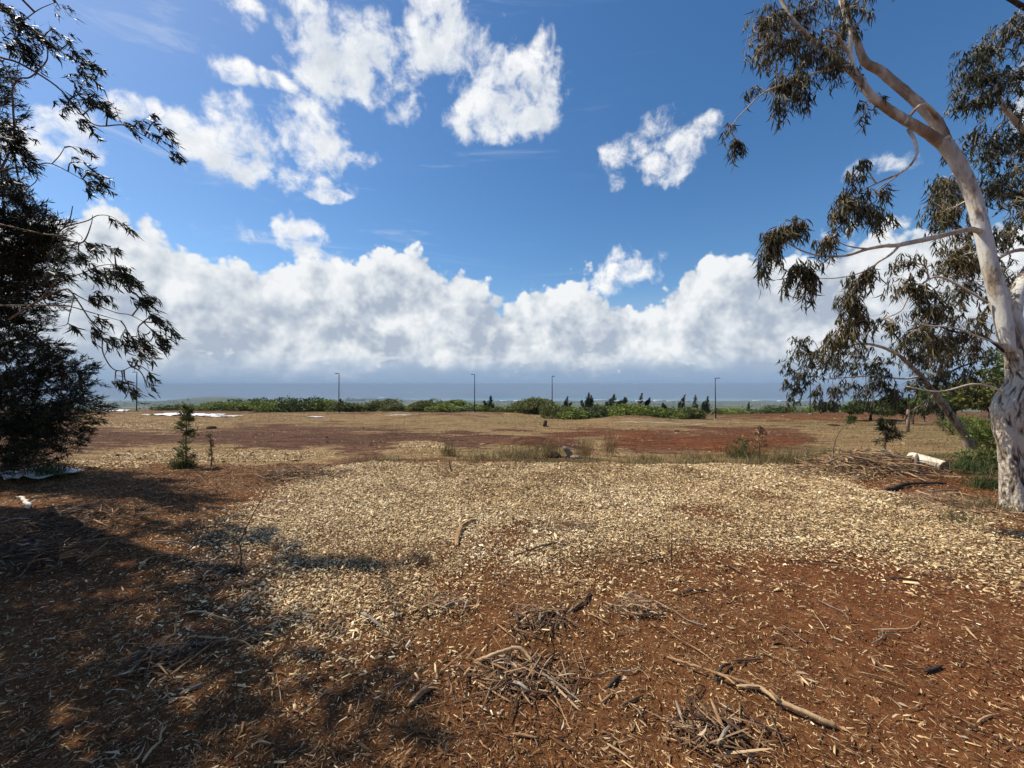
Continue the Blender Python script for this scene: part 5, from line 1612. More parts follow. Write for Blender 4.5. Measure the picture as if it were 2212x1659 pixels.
me = np_mesh('far_scrub', V, [Q, Pn], False, face_attr={'tone': np.concatenate([np.repeat(tn, 5), np.repeat(tn, 5), tn])})
tag(link('far_scrub', me, M['bush_dark']), 'scattered far off trees and scrub on the plain below', 'trees', kind='stuff')

# ------------------------------------------------------------------ saplings, weeds, logs, sticks
def sapling(px, py, top, wid, label, leafm, n, name='sapling', bare=0.0, dark=False, lean=0.0, L=(0.05, 0.10), bushy=1.0, droop=False):
    g = G3(px, py)
    Y = g[1]
    h = (py - top) * WIDTH_K * Y
    w_ = wid * WIDTH_K * Y
    t = Tree(name, g, label, 'sapling')
    q = t.limb('stem', [g - (0, 0, 0.05), g + (RNG.normal(0, .03), 0, h * 0.4), g + (lean * h * 0.4, 0, h * 0.75), g + (lean * h, 0, h)], [0.016, 0.012, 0.008, 0.003], M['twig_bark'], 6, n=24)
    m = max(5, n // 40)
    for i in range(m):
        f = bare + (1 - bare) * (i + RNG.uniform(0, 1)) / m
        s = q[min(23, int(f * 23.9))]
        rr = w_ * 0.5 * ((1.15 - f) ** 0.8) * RNG.uniform(0.5, 1.1) * bushy
        a = RNG.uniform(0, 6.283)
        e = s + np.array([math.cos(a) * rr, math.sin(a) * rr, 0.35 * rr])
        tw = spline([s, (s + e) / 2 + (0, 0, 0.05 * rr), e], 6)
        t.tw.tube(tw - t.base, np.linspace(0.005, 0.002, 6), 4, caps=False)
        k = 40
        ff = RNG.uniform(0.15, 1, k) * 4.99
        ii = ff.astype(int)
        B = tw[ii] + (tw[ii + 1] - tw[ii]) * (ff - ii)[:, None] + RNG.normal(0, 0.02, (k, 3))
        D = (e - s)[None] / (np.linalg.norm(e - s) + 1e-6) + RNG.normal(0, 0.6, (k, 3)) + np.array([0, 0, 0.35 if not droop else -1.1])
        t.leaf.append((B, D, RNG.uniform(*L, k), RNG.uniform(0.010, 0.022, k)))
    t.done(M['twig_bark'], leafm)
    return t


sapling(403, 1010, 880, 56, 'young upright sapling with olive brown leaves at left edge of the chips', M['bush_olive'], 1500)
sapling(455, 1008, 942, 22, 'thin dry knee high sapling beside the taller olive sapling', M['weed'], 240, L=(0.03, 0.06))
# bushy foot of the first sapling
def clump(name, px, py, wid, hh, n, mat, label, cat, L=(0.05, 0.2), Wd=(0.004, 0.009), lean=0.8, group=None, seedhead=False):
    g = G3(px, py)
    Y = g[1]
    w_ = wid * WIDTH_K * Y / 2; h = hh * WIDTH_K * Y
    r = empty(name, g); tag(r, label, cat, group)
    x = RNG.normal(0, w_ * 0.5, n); y = RNG.normal(0, w_ * 0.35, n)
    z = height(g[0] + x, g[1] + y) - g[2]
    ln = h * RNG.uniform(0.35, 1.05, n)
    a = RNG.uniform(0, 6.283, n)
    D = np.stack([np.cos(a) * lean * RNG.uniform(0.1, 1, n) + 0.12, np.sin(a) * lean * RNG.uniform(0.1, 1, n), np.ones(n)], 1)
    S = np.stack([-np.sin(a), np.cos(a), np.zeros(n)], 1)
    o = leaf_mesh('blades', np.stack([x, y, z - 0.01], 1), D, S, ln, RNG.uniform(*Wd, n), RNG.normal(0, 0.8, n), RNG.beta(1.8, 1.8, n), mat, r)
    o['kind'] = 'stuff'
    # a few thin dry stalks with seed heads or side leaves
    mb = MB(); LB_, LD_ = [], []
    for i in range(max(2, n // 90)):
        q = spline([(RNG.normal(0, w_ * .4), RNG.normal(0, w_ * .3), 0), (RNG.normal(0, w_ * .4), RNG.normal(0, w_ * .3), h * .6), (RNG.normal(0.05, w_ * .5), RNG.normal(0, w_ * .3), h * RNG.uniform(0.9, 1.35))], 8)
        mb.tube(q, np.linspace(0.004, 0.0015, 8), 4, caps=False)
        kk = 8
        LB_.append(q[RNG.integers(3, 8, kk)]); LD_.append(RNG.normal(0, 0.7, (kk, 3)) + np.array([0, 0, 0.6]))
    mb.build('stalks', M['twig_bark'], r)
    B, D = np.concatenate(LB_), np.concatenate(LD_)
    o = leaf_mesh('stalk_leaves', B, D, RNG.normal(0, 1, B.shape), RNG.uniform(0.02, 0.05, len(B)), RNG.uniform(0.006, 0.014, len(B)), RNG.normal(0, 1, len(B)), RNG.beta(2, 2, len(B)), mat, r)
    o['kind'] = 'stuff'


clump('weed_clump', 392, 1012, 46, 30, 420, M['green'], 'low dark green weed at the foot of the olive sapling', 'weed')
clump('weed_clump', 95, 1035, 80, 56, 500, M['green'], 'straggly olive weed growing over the white sheet at left', 'weed')
clump('weed_clump', 1120, 990, 110, 34, 700, M['weed'], 'olive dry weed clump in front of the dark soil mound', 'weed', lean=1.0)
clump('weed_clump', 1185, 985, 60, 40, 420, M['weed'], 'tall wispy weeds right of the dark soil mound', 'weed')
clump('weed_clump', 970, 985, 40, 36, 280, M['weed'], 'dry weed tuft at right end of the small pale chip patch', 'weed')
clump('weed_clump', 1040, 992, 70, 20, 300, M['weed'], 'low straw tuft between pale chip patch and soil mound', 'weed')
clump('weed_clump', 1260, 990, 40, 60, 200, M['straw'], 'tall dry straw stalks beside the grey stump in the weeds', 'weed', lean=0.5)
clump('weed_clump', 1315, 985, 30, 70, 160, M['straw'], 'slender pale dry stalks standing alone right of the grey stump', 'weed', lean=0.35)
clump('weed_clump', 1400, 995, 90, 22, 420, M['weed'], 'low spreading weeds at the middle of the chip edge', 'weed', lean=1.1)
clump('weed_clump', 1500, 992, 120, 26, 500, M['weed'], 'low pale green weeds along the chip edge left of grey shrub', 'weed', lean=1.1)
clump('weed_clump', 1600, 990, 90, 40, 520, M['green'], 'green leafy weed left of the brown leaved shrub', 'weed', lean=0.9)
clump('weed_clump', 1700, 1000, 110, 40, 520, M['weed'], 'olive grass clump right of the brown leaved shrub', 'weed', lean=0.9)
clump('weed_clump', 1640, 1005, 120, 26, 500, M['weed'], 'dry grass at the foot of the brown leaved shrub', 'weed', lean=1.0)
clump('weed_clump', 2090, 1020, 110, 40, 700, M['green'], 'dark green grass clump behind the right end of the log', 'weed', lean=0.9)
clump('weed_clump', 2130, 1055, 70, 40, 420, M['green'], 'green and straw grass left of the big trunk', 'weed', lean=0.8)
clump('weed_clump', 2120, 1100, 90, 34, 420, M['weed'], 'dry grass at the foot of the big twisted trunk', 'weed', lean=0.9)
clump('weed_clump', 2065, 1125, 80, 22, 360, M['weed'], 'low greyish dry tuft on the chips left of the big trunk', 'weed', lean=1.3)
clump('weed_clump', 1955, 1095, 70, 18, 300, M['weed'], 'flattened dry tuft on the chips in front of the dark branch', 'weed', lean=1.5)
sapling(1640, 1000, 925, 60, 'small ragged shrub with brown leaves in the weeds right of centre', M['dead_leaf'], 700, 'shrub', bare=0.35, L=(0.04, 0.08))
sapling(1600, 990, 950, 60, 'low grey green shrub left of the brown leaved shrub', M['bush_olive'], 500, 'shrub', bare=0.1, L=(0.04, 0.07))
t_ = sapling(1800, 1000, 905, 26, 'leaning thin pale sapling with a tuft of green on top', M['green'], 200, bare=0.85, lean=0.42)
sapling(1915, 985, 905, 70, 'short dark drooping gum seedling beside the debris heap', M['euc2'], 700, bare=0.30, L=(0.10, 0.18), bushy=0.9, droop=True)


def tube_thing(name, p, rad, mat, label, cat, sides=8, rough=0.10, n=None, group=None, forks=(), squash=None, snags=0, peel=None):
    """one piece of wood: a stick with its side shoots and broken ends"""
    p = np.asarray(p, float)
    n = n or max(10, 5 * len(p))
    q = spline(p, n)
    d = np.linalg.norm(np.diff(p, axis=0), axis=1).sum()
    q[1:-1] += RNG.normal(0, 0.006 * d, (n - 2, 3)) * np.array([1, 1, 0.4])
    r = np.interp(np.linspace(0, 1, n), np.linspace(0, 1, len(rad)), rad)
    e_ = np.minimum(np.linspace(0, 1, n), np.linspace(1, 0, n)) * d / (2.2 * r.max() + 1e-6)
    r = r * np.clip(0.35 + 0.65 * e_, 0.35, 1) * (1 + 0.16 * vnoise(np.linspace(0, 9, n), np.full(n, p[0][0] * 7.7), 5))
    c = q[n // 2].copy()
    c[2] = q[:, 2].min()
    parts = bool(forks) or snags or peel
    mb = MB(); mb.tube(q - c, r, sides, rough, squash=squash)
    if not parts:
        o = mb.build(name, mat, None, smooth=sides > 5)
        o.location = c
        tag(o, label, cat, group)
        return o
    root = empty(name, c); tag(root, label, cat, group)
    mb.build('stem', mat, root, smooth=sides > 5)
    for (f, vec, rr) in forks:
        s = q[int(f * (n - 1))]
        e = s + np.asarray(vec)
        k = spline([s, (s + e) / 2 + RNG.normal(0, 0.06 * np.linalg.norm(vec), 3) * (1, 1, 0.4), e], 9)
        b_ = MB(); b_.tube(k - c, np.linspace(rr, rr * 0.4, 9), 6, rough); b_.build('side_shoot', mat, root, smooth=True)
    for _ in range(snags):
        f = RNG.uniform(0.15, 0.9); s = q[int(f * (n - 1))]
        a = RNG.uniform(0, 6.283)
        b_ = MB(); b_.tube(np.array([s, s + 0.5 * np.array([math.cos(a) * .06, math.sin(a) * .06, .03]), s + np.array([math.cos(a) * .06, math.sin(a) * .06, .04])]) - c, [r.mean() * .5, r.mean() * .4, r.mean() * .2], 5, rough); b_.build('snag', mat, root)
    if peel:
        for _ in range(peel[1]):
            i = RNG.integers(0, n - 5)
            sg = q[i:i + 5] + np.array([RNG.normal(0, r[i] * .4), RNG.normal(0, r[i] * .4), r[i] * 0.75])
            b_ = MB(); b_.tube(sg - c, [r[i] * .15, r[i] * .4, r[i] * .45, r[i] * .35, r[i] * .1], 5, 0.2, squash=0.3); b_.build('loose_bark', peel[0], root)
    return root


def stick(xy, w, mat, label, lift=0.0, taper=0.55, cat='stick', name='fallen_stick', sides=7, ends=None, **kw):
    """stick lying on the ground through points of the photograph; w = thickness in the view"""
    p = [G3(a, b) for a, b in xy]
    rad = [max(0.0022, W(w, q[1]) * 0.78) * k for q, k in zip(p, np.linspace(1, taper, len(p)))]
    m = len(p)
    p = [q + np.array([0, 0, r * 0.7 + 0.008 + lift * math.sin(math.pi * i / (m - 1))]) for i, (q, r) in enumerate(zip(p, rad))]
    if ends:
        p = [q + np.array([0, 0, e]) for q, e in zip(p, np.interp(np.linspace(0, 1, m), np.linspace(0, 1, len(ends)), ends))]
    return tube_thing(name, p, rad, M[mat], label, cat, sides, **kw)


# the long pale branch in front on the right: two lengths
stick([(1806, 1579), (1772, 1569), (1719, 1548), (1677, 1527), (1642, 1499), (1590, 1489)], 14, 'pale_wood', 'thick pale stripped end of the long branch lying at front right', 0.02, 0.75, 'branch', 'fallen_branch', 10, peel=(M['tan_bark'], 3), snags=2)
stick([(1640, 1493), (1587, 1484), (1534, 1467), (1485, 1446), (1440, 1422)], 9, 'tan_bark', 'thin tan upper length of the long branch at front right', 0.03, 0.6, 'branch', 'fallen_branch', 8, forks=((0.45, (0.03, -0.10, 0.02), 0.008), (0.6, (-0.06, 0.05, 0.05), 0.006)))
stick([(1024, 1436), (1069, 1434), (1114, 1426), (1139, 1436), (1153, 1454)], 11, 'pale_wood', 'pale crooked branch arching over the heap in front centre', 0.05, 0.8, 'branch', 'fallen_branch', 9, peel=(M['tan_bark'], 2), snags=1)
stick([(1160, 1455), (1190, 1480), (1220, 1500), (1262, 1530)], 8, 'grey_wood', 'grey bent stick continuing right from the pale crooked branch', 0.02, 0.4)
stick([(881, 1537), (908, 1510), (936, 1485)], 17, 'tan_bark', 'short thick tan billet with dark split end left of the heap', 0.01, 0.85, 'branch', 'fallen_branch', 10, peel=(M['brown_stick'], 3))
stick([(985, 1185), (992, 1157), (1010, 1138), (1036, 1127)], 15, 'tan_bark', 'curved tan piece of bark lying on the middle of the chips', 0.03, 0.75, 'bark', 'bark_piece', 9, squash=0.5, peel=(M['pale_wood'], 2))
stick([(1107, 1204), (1139, 1200), (1174, 1188), (1209, 1180), (1240, 1173)], 6, 'brown_stick', 'thin crooked brown branch on the chips right of the curved bark', 0.03, 0.6, forks=((0.3, (-0.10, 0.06, 0.02), 0.006),))
stick([(1233, 1324), (1261, 1307), (1275, 1284)], 9, 'brown_stick', 'short bow shaped brown stick near the lower edge of chips', 0.01, 0.7)
stick([(779, 1331), (800, 1347), (830, 1366)], 11, 'grey_wood', 'dark grey broken stick slanting down at lower left of the chips', 0.02, 0.7, snags=1)
stick([(1107, 1593), (1163, 1603)], 9, 'tan_bark', 'straight tan stick lying flat near the bottom centre', 0.0, 0.7)
stick([(888, 1562), (891, 1588), (929, 1600), (996, 1603)], 5, 'brown_stick', 'thin hooked dark twig near the bottom left of centre', 0.02, 0.6)
stick([(1198, 1506), (1216, 1548), (1233, 1586)], 5, 'tan_bark', 'thin straight tan stick pointing towards us below the heap', 0.0, 0.7)
stick([(1313, 1492), (1326, 1478), (1340, 1467)], 12, 'dark_bark', 'stubby black stick right of the heap', 0.0, 0.8)
stick([(1341, 1534), (1366, 1520), (1390, 1509)], 8, 'brown_stick', 'plain brown stick right of the heap, nearer to us', 0.0, 0.7)
stick([(1299, 1523), (1327, 1502)], 7, 'tan_bark', 'short tan stick touching the stubby black stick', 0.0, 0.7)
stick([(279, 1462), (332, 1412), (366, 1388), (384, 1378)], 7, 'tan_bark', 'long tan stick slanting up in the left shade', 0.03, 0.6, forks=((0.8, (0.06, -0.16, 0.05), 0.007), (0.8, (-0.08, 0.14, 0.09), 0.006)))
stick([(401, 1328), (436, 1331), (471, 1342), (517, 1349)], 6, 'pale_wood', 'pale kinked stick at the edge of the left shade', 0.02, 0.5)
stick([(401, 1326), (489, 1303), (524, 1286)], 5, 'brown_stick', 'dark red brown twig rising right from the pale kinked stick', 0.03, 0.5)
stick([(405, 1380), (489, 1391), (530, 1400), (566, 1414)], 6, 'tan_bark', 'long tan stick lying level just below the shade edge', 0.02, 0.4, forks=((0.6, (0.15, 0.06, 0.02), 0.005),))
stick([(307, 1656), (328, 1631), (352, 1603)], 9, 'pale_wood', 'pale stick pointing towards us at the bottom left', 0.01, 0.5, forks=((0.9, (-0.03, 0.05, 0.03), 0.005),))
stick([(464, 1600), (471, 1575), (468, 1550)], 5, 'brown_stick', 'crooked thin brown twig at lower left of centre', 0.02, 0.5)
stick([(387, 1508), (415, 1494), (446, 1480)], 10, 'grey_wood', 'flat grey stick with pale edge in the left foreground', 0.0, 0.7)
stick([(300, 1232), (321, 1213), (360, 1203)], 10, 'tan_bark', 'flat tan strip of bark lying in the left shade', 0.01, 0.6, 'bark', 'bark_piece', squash=0.4)
stick([(115, 1092), (133, 1120), (161, 1125), (188, 1140)], 6, 'pale_wood', 'pale forked branch in the litter at far left', 0.03, 0.6, forks=((0.3, (0.25, 0.15, 0.08), 0.012), (0.7, (0.2, -0.1, 0.03), 0.008)))
stick([(75, 1128), (150, 1118), (240, 1110)], 5, 'brown_stick', 'long dark stick crossing the litter at far left', 0.04, 0.5)
stick([(330, 1172), (380, 1178), (420, 1183)], 5, 'grey_wood', 'slim grey stick lying level at the left of the chips', 0.02, 0.5)
stick([(560, 1118), (620, 1127), (690, 1117)], 10, 'pale_wood', 'long pale split slab lying on the chips at left', 0.01, 0.5, 'wood slab', 'wood_slab', squash=0.35)
stick([(596, 1032), (650, 1026), (690, 1020)], 8, 'pale_wood', 'tan split slab on the small debris heap left of the chips', 0.02, 0.5, 'wood slab', 'wood_slab', squash=0.4)
stick([(1702, 1214), (1780, 1222), (1876, 1231)], 5, 'dark_bark', 'long thin dark stick lying level on the soil at right', 0.02, 0.5)
stick([(1918, 1252), (1955, 1256), (1988, 1260)], 7, 'dark_bark', 'thick dark stick lying level at the right of the soil', 0.01, 0.6)
stick([(1545, 1216), (1575, 1228), (1603, 1243)], 7, 'brown_stick', 'brown stick slanting down to the right near chip edge', 0.01, 0.6)
stick([(1583, 1433), (1646, 1430)], 7, 'brown_stick', 'short straight brown stick above the long pale branch', 0.0, 0.7)
stick([(1545, 1480), (1560, 1455), (1580, 1440)], 10, 'dark_bark', 'dark rotten stub leaning on the long pale branch', 0.02, 0.6)
stick([(1440, 1568), (1475, 1577), (1505, 1590)], 11, 'pale_wood', 'short pale stick at the bottom left of the long branch', 0.0, 0.8)
stick([(1522, 1490), (1490, 1530), (1475, 1556), (1440, 1566)], 4, 'brown_stick', 'thin curved dark twig hanging below the long pale branch', 0.03, 0.6)
stick([(1478, 1614), (1520, 1588), (1557, 1566)], 6, 'brown_stick', 'dark forked twig near the bottom right of centre', 0.02, 0.5, forks=((0.5, (0.05, 0.08, 0.03), 0.004),))
stick([(1883, 1364), (1929, 1368), (1970, 1362), (1986, 1345)], 4, 'pale_wood', 'thin pale hooked twig lying on the red soil at right', 0.01, 0.7)
stick([(2086, 1359), (2095, 1374), (2112, 1388)], 7, 'pale_wood', 'pale bent stick on the red soil at far right', 0.01, 0.6)
stick([(1995, 1457), (2016, 1452), (2038, 1443)], 10, 'dark_bark', 'lone black chunk of bark on bare red soil at right', 0.0, 0.6)
stick([(2110, 1567), (2130, 1555), (2160, 1548)], 6, 'pale_wood', 'pale tan stick near the bottom right corner', 0.0, 0.6)
stick([(2082, 1572), (2150, 1605), (2225, 1640)], 5, 'dark_bark', 'long dark twig running into the bottom right corner', 0.01, 0.7)
stick([(1998, 1545), (2060, 1575), (2130, 1610)], 4, 'brown_stick', 'thin brown twig left of the long dark corner twig', 0.01, 0.6)
stick([(1960, 1490), (1900, 1470), (1850, 1455)], 3.5, 'tan_bark', 'hair thin tan twig on the red soil right of the branch', 0.01, 0.6)
stick([(1310, 1614), (1340, 1632), (1365, 1650)], 8, 'pale_wood', 'pale flat stick at the very bottom right of centre', 0.0, 0.5)
stick([(2117, 1241), (2150, 1243), (2185, 1244)], 5, 'brown_stick', 'dark straight stick at the right edge below the trunk', 0.01, 0.7)
stick([(1360, 1150), (1390, 1165), (1412, 1172)], 7, 'pale_wood', 'flat pale splinter on the chips right of the centre', 0.0, 0.6, squash=0.4)
stick([(1285, 1140), (1320, 1144), (1350, 1150)], 5, 'brown_stick', 'dark stick beside the flat pale splinter on the chips', 0.0, 0.7)
stick([(1385, 1222), (1412, 1214), (1440, 1209)], 6, 'brown_stick', 'brown stick at foot of the thin upright twig', 0.01, 0.6)
stick([(1125, 1360), (1150, 1340), (1170, 1325)], 7, 'brown_stick', 'dark stick in the small heap above the centre heap', 0.01, 0.6)
stick([(1135, 1352), (1165, 1345), (1192, 1333)], 7, 'tan_bark', 'tan stick crossing the dark stick above the centre heap', 0.01, 0.6)
stick([(1465, 1290), (1500, 1281), (1530, 1283)], 7, 'dark_bark', 'flat dark stick on soil right of the spiky bark tuft', 0.01, 0.6)
stick([(1340, 1330), (1370, 1333), (1400, 1336)], 6, 'tan_bark', 'tan stick lying under the spiky bark tuft', 0.01, 0.7)

# upright thin twigs stuck in the ground
for (xy, w, lab) in (([(1451, 1228), (1450, 1190), (1452, 1148)], 3, 'thin dark twig standing upright on the right of the chips'),
                     ([(524, 1234), (520, 1200), (519, 1168), (540, 1125), (564, 1080)], 3, 'tall thin crooked twig standing at left edge of the chips'),
                     ([(975, 1020), (972, 1005), (970, 992)], 3, 'short dark twig standing at the far edge of the chips')):
    g = G3(*xy[0])
    p = [P3(a, b, g[1] + 0.05 * i) for i, (a, b) in enumerate(xy)]
    p[0] = p[0] - (0, 0, 0.04)
    tube_thing('upright_twig', p, [W(w, g[1]) * k for k in (1.2, 1, 0.7)], M['brown_stick'], lab, 'twig', 6, 0.1, 24, forks=((0.6, (0.06, 0.02, 0.05), 0.002),))

# heap of debris on the right with a pale log
lg = [G3(2040, 1020), G3(1980, 1004)]
lr = W(27, lg[0][1])
r = empty('log', (lg[0] + lg[1]) / 2)
tag(r, 'thick short pale log with bark peeling off beside the debris heap on the right', 'log')
q = spline([lg[0] + (0, 0, lr * .8), (lg[0] + lg[1]) / 2 + (0, 0, lr * .85), lg[1] + (0, 0.1, lr * .9)], 22)
mb = MB(); mb.tube(q - np.array(r.location), np.linspace(lr * 0.95, lr * 1.1, 22), 18, 0.04, caps=False); mb.build('stem', M['white_wood'], r, smooth=True)
for e, nb in ((0, 'cut_end'), (-1, 'cut_end')):
    d_ = (q[1] - q[0]) if e == 0 else (q[-1] - q[-2]); d_ /= np.linalg.norm(d_)
    d_ = -d_ if e == 0 else d_
    rr = lr * (0.95 if e == 0 else 1.1)
    mb = MB(); mb.tube(np.array([q[e] - d_ * 0.02, q[e] + d_ * 0.006]) - np.array(r.location), [rr * 0.96, rr * 0.93], 18, 0.03); mb.build(nb, M['tan_bark'], r)
for _ in range(5):
    i = RNG.integers(2, 14); a = RNG.uniform(0.3, 2.8)
    off = np.array([0, math.cos(a) * lr * -1.0, math.sin(a) * lr * 1.0])
    mb = MB(); mb.tube(q[i:i + 6] + off - np.array(r.location), np.array([.15, .5, .6, .6, .5, .1]) * lr * 0.30, 6, 0.2, squash=0.3); mb.build('loose_bark', M['tan_bark'], r)
stick([(1686, 1014), (1728, 1011), (1791, 1008)], 7, 'pale_wood', 'long pale branch lying level left of the debris heap', 0.02, 0.6, 'branch', 'fallen_branch', forks=((0.15, (-0.25, 0.05, -0.02), 0.01),))
stick([(1911, 1064), (1968, 1051), (2045, 1047)], 11, 'dark_bark', 'long dark branch lying in front of the pale log', 0.02, 0.6, 'branch', 'fallen_branch', 9, snags=2)
stick([(1828, 996), (1860, 1000), (1888, 1004)], 16, 'tan_bark', 'curved slab of pale edged bark on top of the debris heap', 0.10, 0.8, 'bark', 'bark_piece', 9, squash=0.35, ends=(0.14, 0.10, 0.10))
stick([(1812, 1032), (1850, 1027), (1880, 1029)], 6, 'pale_wood', 'thin pale stick on the front of the debris heap', 0.03, 0.6)
stick([(1925, 1025), (1960, 1028), (2000, 1042)], 6, 'pale_wood', 'pale bent stick between debris heap and dark branch', 0.03, 0.6)
stick([(1800, 1018), (1820, 1012), (1835, 1022)], 6, 'grey_wood', 'short crooked grey stick at the left of debris heap', 0.06, 0.6)
stick([(1905, 990), (1940, 1000), (1965, 1012)], 6, 'grey_wood', 'grey stick sloping down right on the debris heap', 0.06, 0.6, ends=(0.16, 0.05, 0.02))
stick([(1995, 1082), (2060, 1070), (2120, 1078)], 5, 'pale_wood', 'thin pale twig lying in front of the big trunk', 0.02, 0.6)
stick([(1960, 1075), (2010, 1066), (2075, 1060)], 5, 'grey_wood', 'slim grey twig just below the long dark branch', 0.02, 0.6)
g = G3(1980, 1022)
p = [g - (0, 0, 0.05), P3(1980, 1000, g[1]), P3(1981, 980, g[1])]
tube_thing('stake', p, [W(9, g[1]), W(8, g[1]), W(7, g[1])], M['grey_wood'], 'short upright wooden stake in front of the pale log', 'stake', 8, 0.08, 12, snags=1)

# stumps and lumps out in the field
for (px, py, top, w, mat, lab) in ((1178, 922, 908, 8, 'dark_bark', 'small black burnt stump standing on the field beyond the soil mound'), (1231, 988, 966, 12, 'grey_wood', 'grey leaning stump in the weeds beyond the chips')):
    g = G3(px, py); h = (py - top) * WIDTH_K * g[1]
    r = empty('stump', g); tag(r, lab, 'stump')
    w_ = W(w, g[1])
    mb = MB(); mb.tube([(0, 0, -0.1), (-0.02, 0, h * .4), (0.03 - (px == 1231) * 0.14, 0, h * .85), (0.02 - (px == 1231) * 0.2, 0, h)], [w_ * 1.3, w_, w_ * 0.95, w_ * 0.5], 9, 0.15); mb.build('bole', M[mat], r)
    for k in range(3):
        a = RNG.uniform(0, 6.28)
        mb = MB(); mb.tube([(0, 0, h * .1), (math.cos(a) * w_ * 2, math.sin(a) * w_ * 2, 0.02), (math.cos(a) * w_ * 4, math.sin(a) * w_ * 4, 0)], [w_ * .5, w_ * .35, w_ * .1], 6, 0.15); mb.build('root', M[mat], r)


def rock(px, py, w, h, mat, label, cat='clod', name='clod'):
    g = G3(px, py)
    a = W(w, g[1]); b_ = W(h, g[1]) * 2
    u, v = np.meshgrid(np.linspace(0, 2 * np.pi, 11)[:-1], np.linspace(0.05, np.pi - .05, 7))
    rr = 1 + 0.25 * vnoise(np.cos(u) * 2 + px, np.sin(u) * 2 + 3 * v, 7)
    V = np.stack([a * rr * np.cos(u) * np.sin(v), a * rr * np.sin(u) * np.sin(v), b_ * 0.5 * rr * np.cos(v)], -1).reshape(-1, 3)
    i = np.arange(6)[:, None] * 10; j = np.arange(10)[None]; k = (j + 1) % 10
    me = np_mesh(name, V, [np.stack([i + j, i + 10 + j, i + 10 + k, i + k], -1).reshape(-1, 4), np.array([range(10)]), np.array([range(69, 59, -1)])], True)
    o = link(name, me, mat); o.location = g + (0, 0, b_ * 0.2)
    tag(o, label, cat)
    return o


CLOD = plain('dark_clod', (0.05, 0.028, 0.02), 0.95, 0.1, 0.3, 20)
rock(457, 926, 20, 8, CLOD, 'dark clod lying alone on the field right of the olive sapling')
rock(1244, 990, 26, 9, M['grey_wood'], 'grey rounded stone at the foot of the leaning stump', 'stone', 'stone')
rock(1196, 987, 34, 12, CLOD, 'dark soil clod at the chip edge below the soil mound')
rock(1463, 932, 14, 4, CLOD, 'small dark clod on the red field right of centre')
rock(1800, 919, 22, 4, CLOD, 'flat dark clod on the field under the gum leaves')
rock(583, 1452, 12, 12, CLOD, 'little dark cone shaped clod on the soil at lower left')
stick([(1840 - 300, 918), (1400, 914), (1340, 912)], 2.2, 'white_wood', 'long thin white pole lying on the far field', 0.02, 1.0, 'pole', 'fallen_pole')

# white plastic sheets lying about
SHEET = plain('white_sheet', (0.80, 0.80, 0.80), 0.45, 0.4, 0.06, 3.0)


def sheet(px, py, wid, dep, label, amp=0.06, lift=0.02):
    g = G3(px, py)
    Y = g[1]
    hx = wid * WIDTH_K * Y / 2
    xs_ = np.linspace(-hx, hx, 36); ys_ = np.linspace(-dep / 2, dep / 2, 20)
    X, Yy = np.meshgrid(xs_, ys_)
    edge = 1 + 0.25 * vnoise(np.arctan2(Yy / dep, X / hx) * 2.2, X * 0 + px, 9)
    X, Yy = X * edge, Yy * edge
    Z = height(g[0] + X, g[1] + Yy) - g[2] + lift + amp * (0.6 + fbm(X * 2.2 + px, Yy * 2.2, 201, 4) + 0.5 * np.abs(vnoise(X * 5, Yy * 4, 203)))
    nx = 36
    i = (np.arange(19)[:, None] * nx + np.arange(35)[None]).ravel()
    V = np.stack([X, Yy, Z], -1).reshape(-1, 3)
    n_ = len(V)
    V = np.vstack([V, V - (0, 0, 0.004)])
    Q = np.stack([i, i + 1, i + nx + 1, i + nx], 1)
    o = link('plastic_sheet', np_mesh('plastic_sheet', V, [Q, Q[:, ::-1] + n_], True), SHEET)
    o.location = g
    tag(o, label, 'plastic sheet', 'white plastic sheets left on the ground')


sheet(80, 1030, 140, 0.75, 'large crumpled white sheet under the dark conifer at left', 0.09)
sheet(405, 897, 130, 3.0, 'broad white sheet on the far field behind the olive sapling', 0.10)
sheet(480, 900, 60, 1.2, 'narrow white sheet on the far field right of the broad one', 0.06)
sheet(246, 889, 40, 1.5, 'white sheet lying left of the far left lamp post', 0.10)
sheet(268, 887, 24, 1.2, 'tiny white sheet at the foot of the far left lamp post', 0.10)
sheet(680, 901, 40, 1.0, 'small white sheet on the far field left of second lamp post', 0.05)
sheet(862, 897, 50, 0.6, 'thin white strip on the field edge right of second lamp post', 0.03)

# broken pale wood at the far left
stick([(62, 1102), (52, 1085), (40, 1078)], 10, 'white_wood', 'broken pale chunk of wood in the litter at far left edge', 0.02, 0.8, 'wood chunk', 'wood_chunk', 8, snags=3)


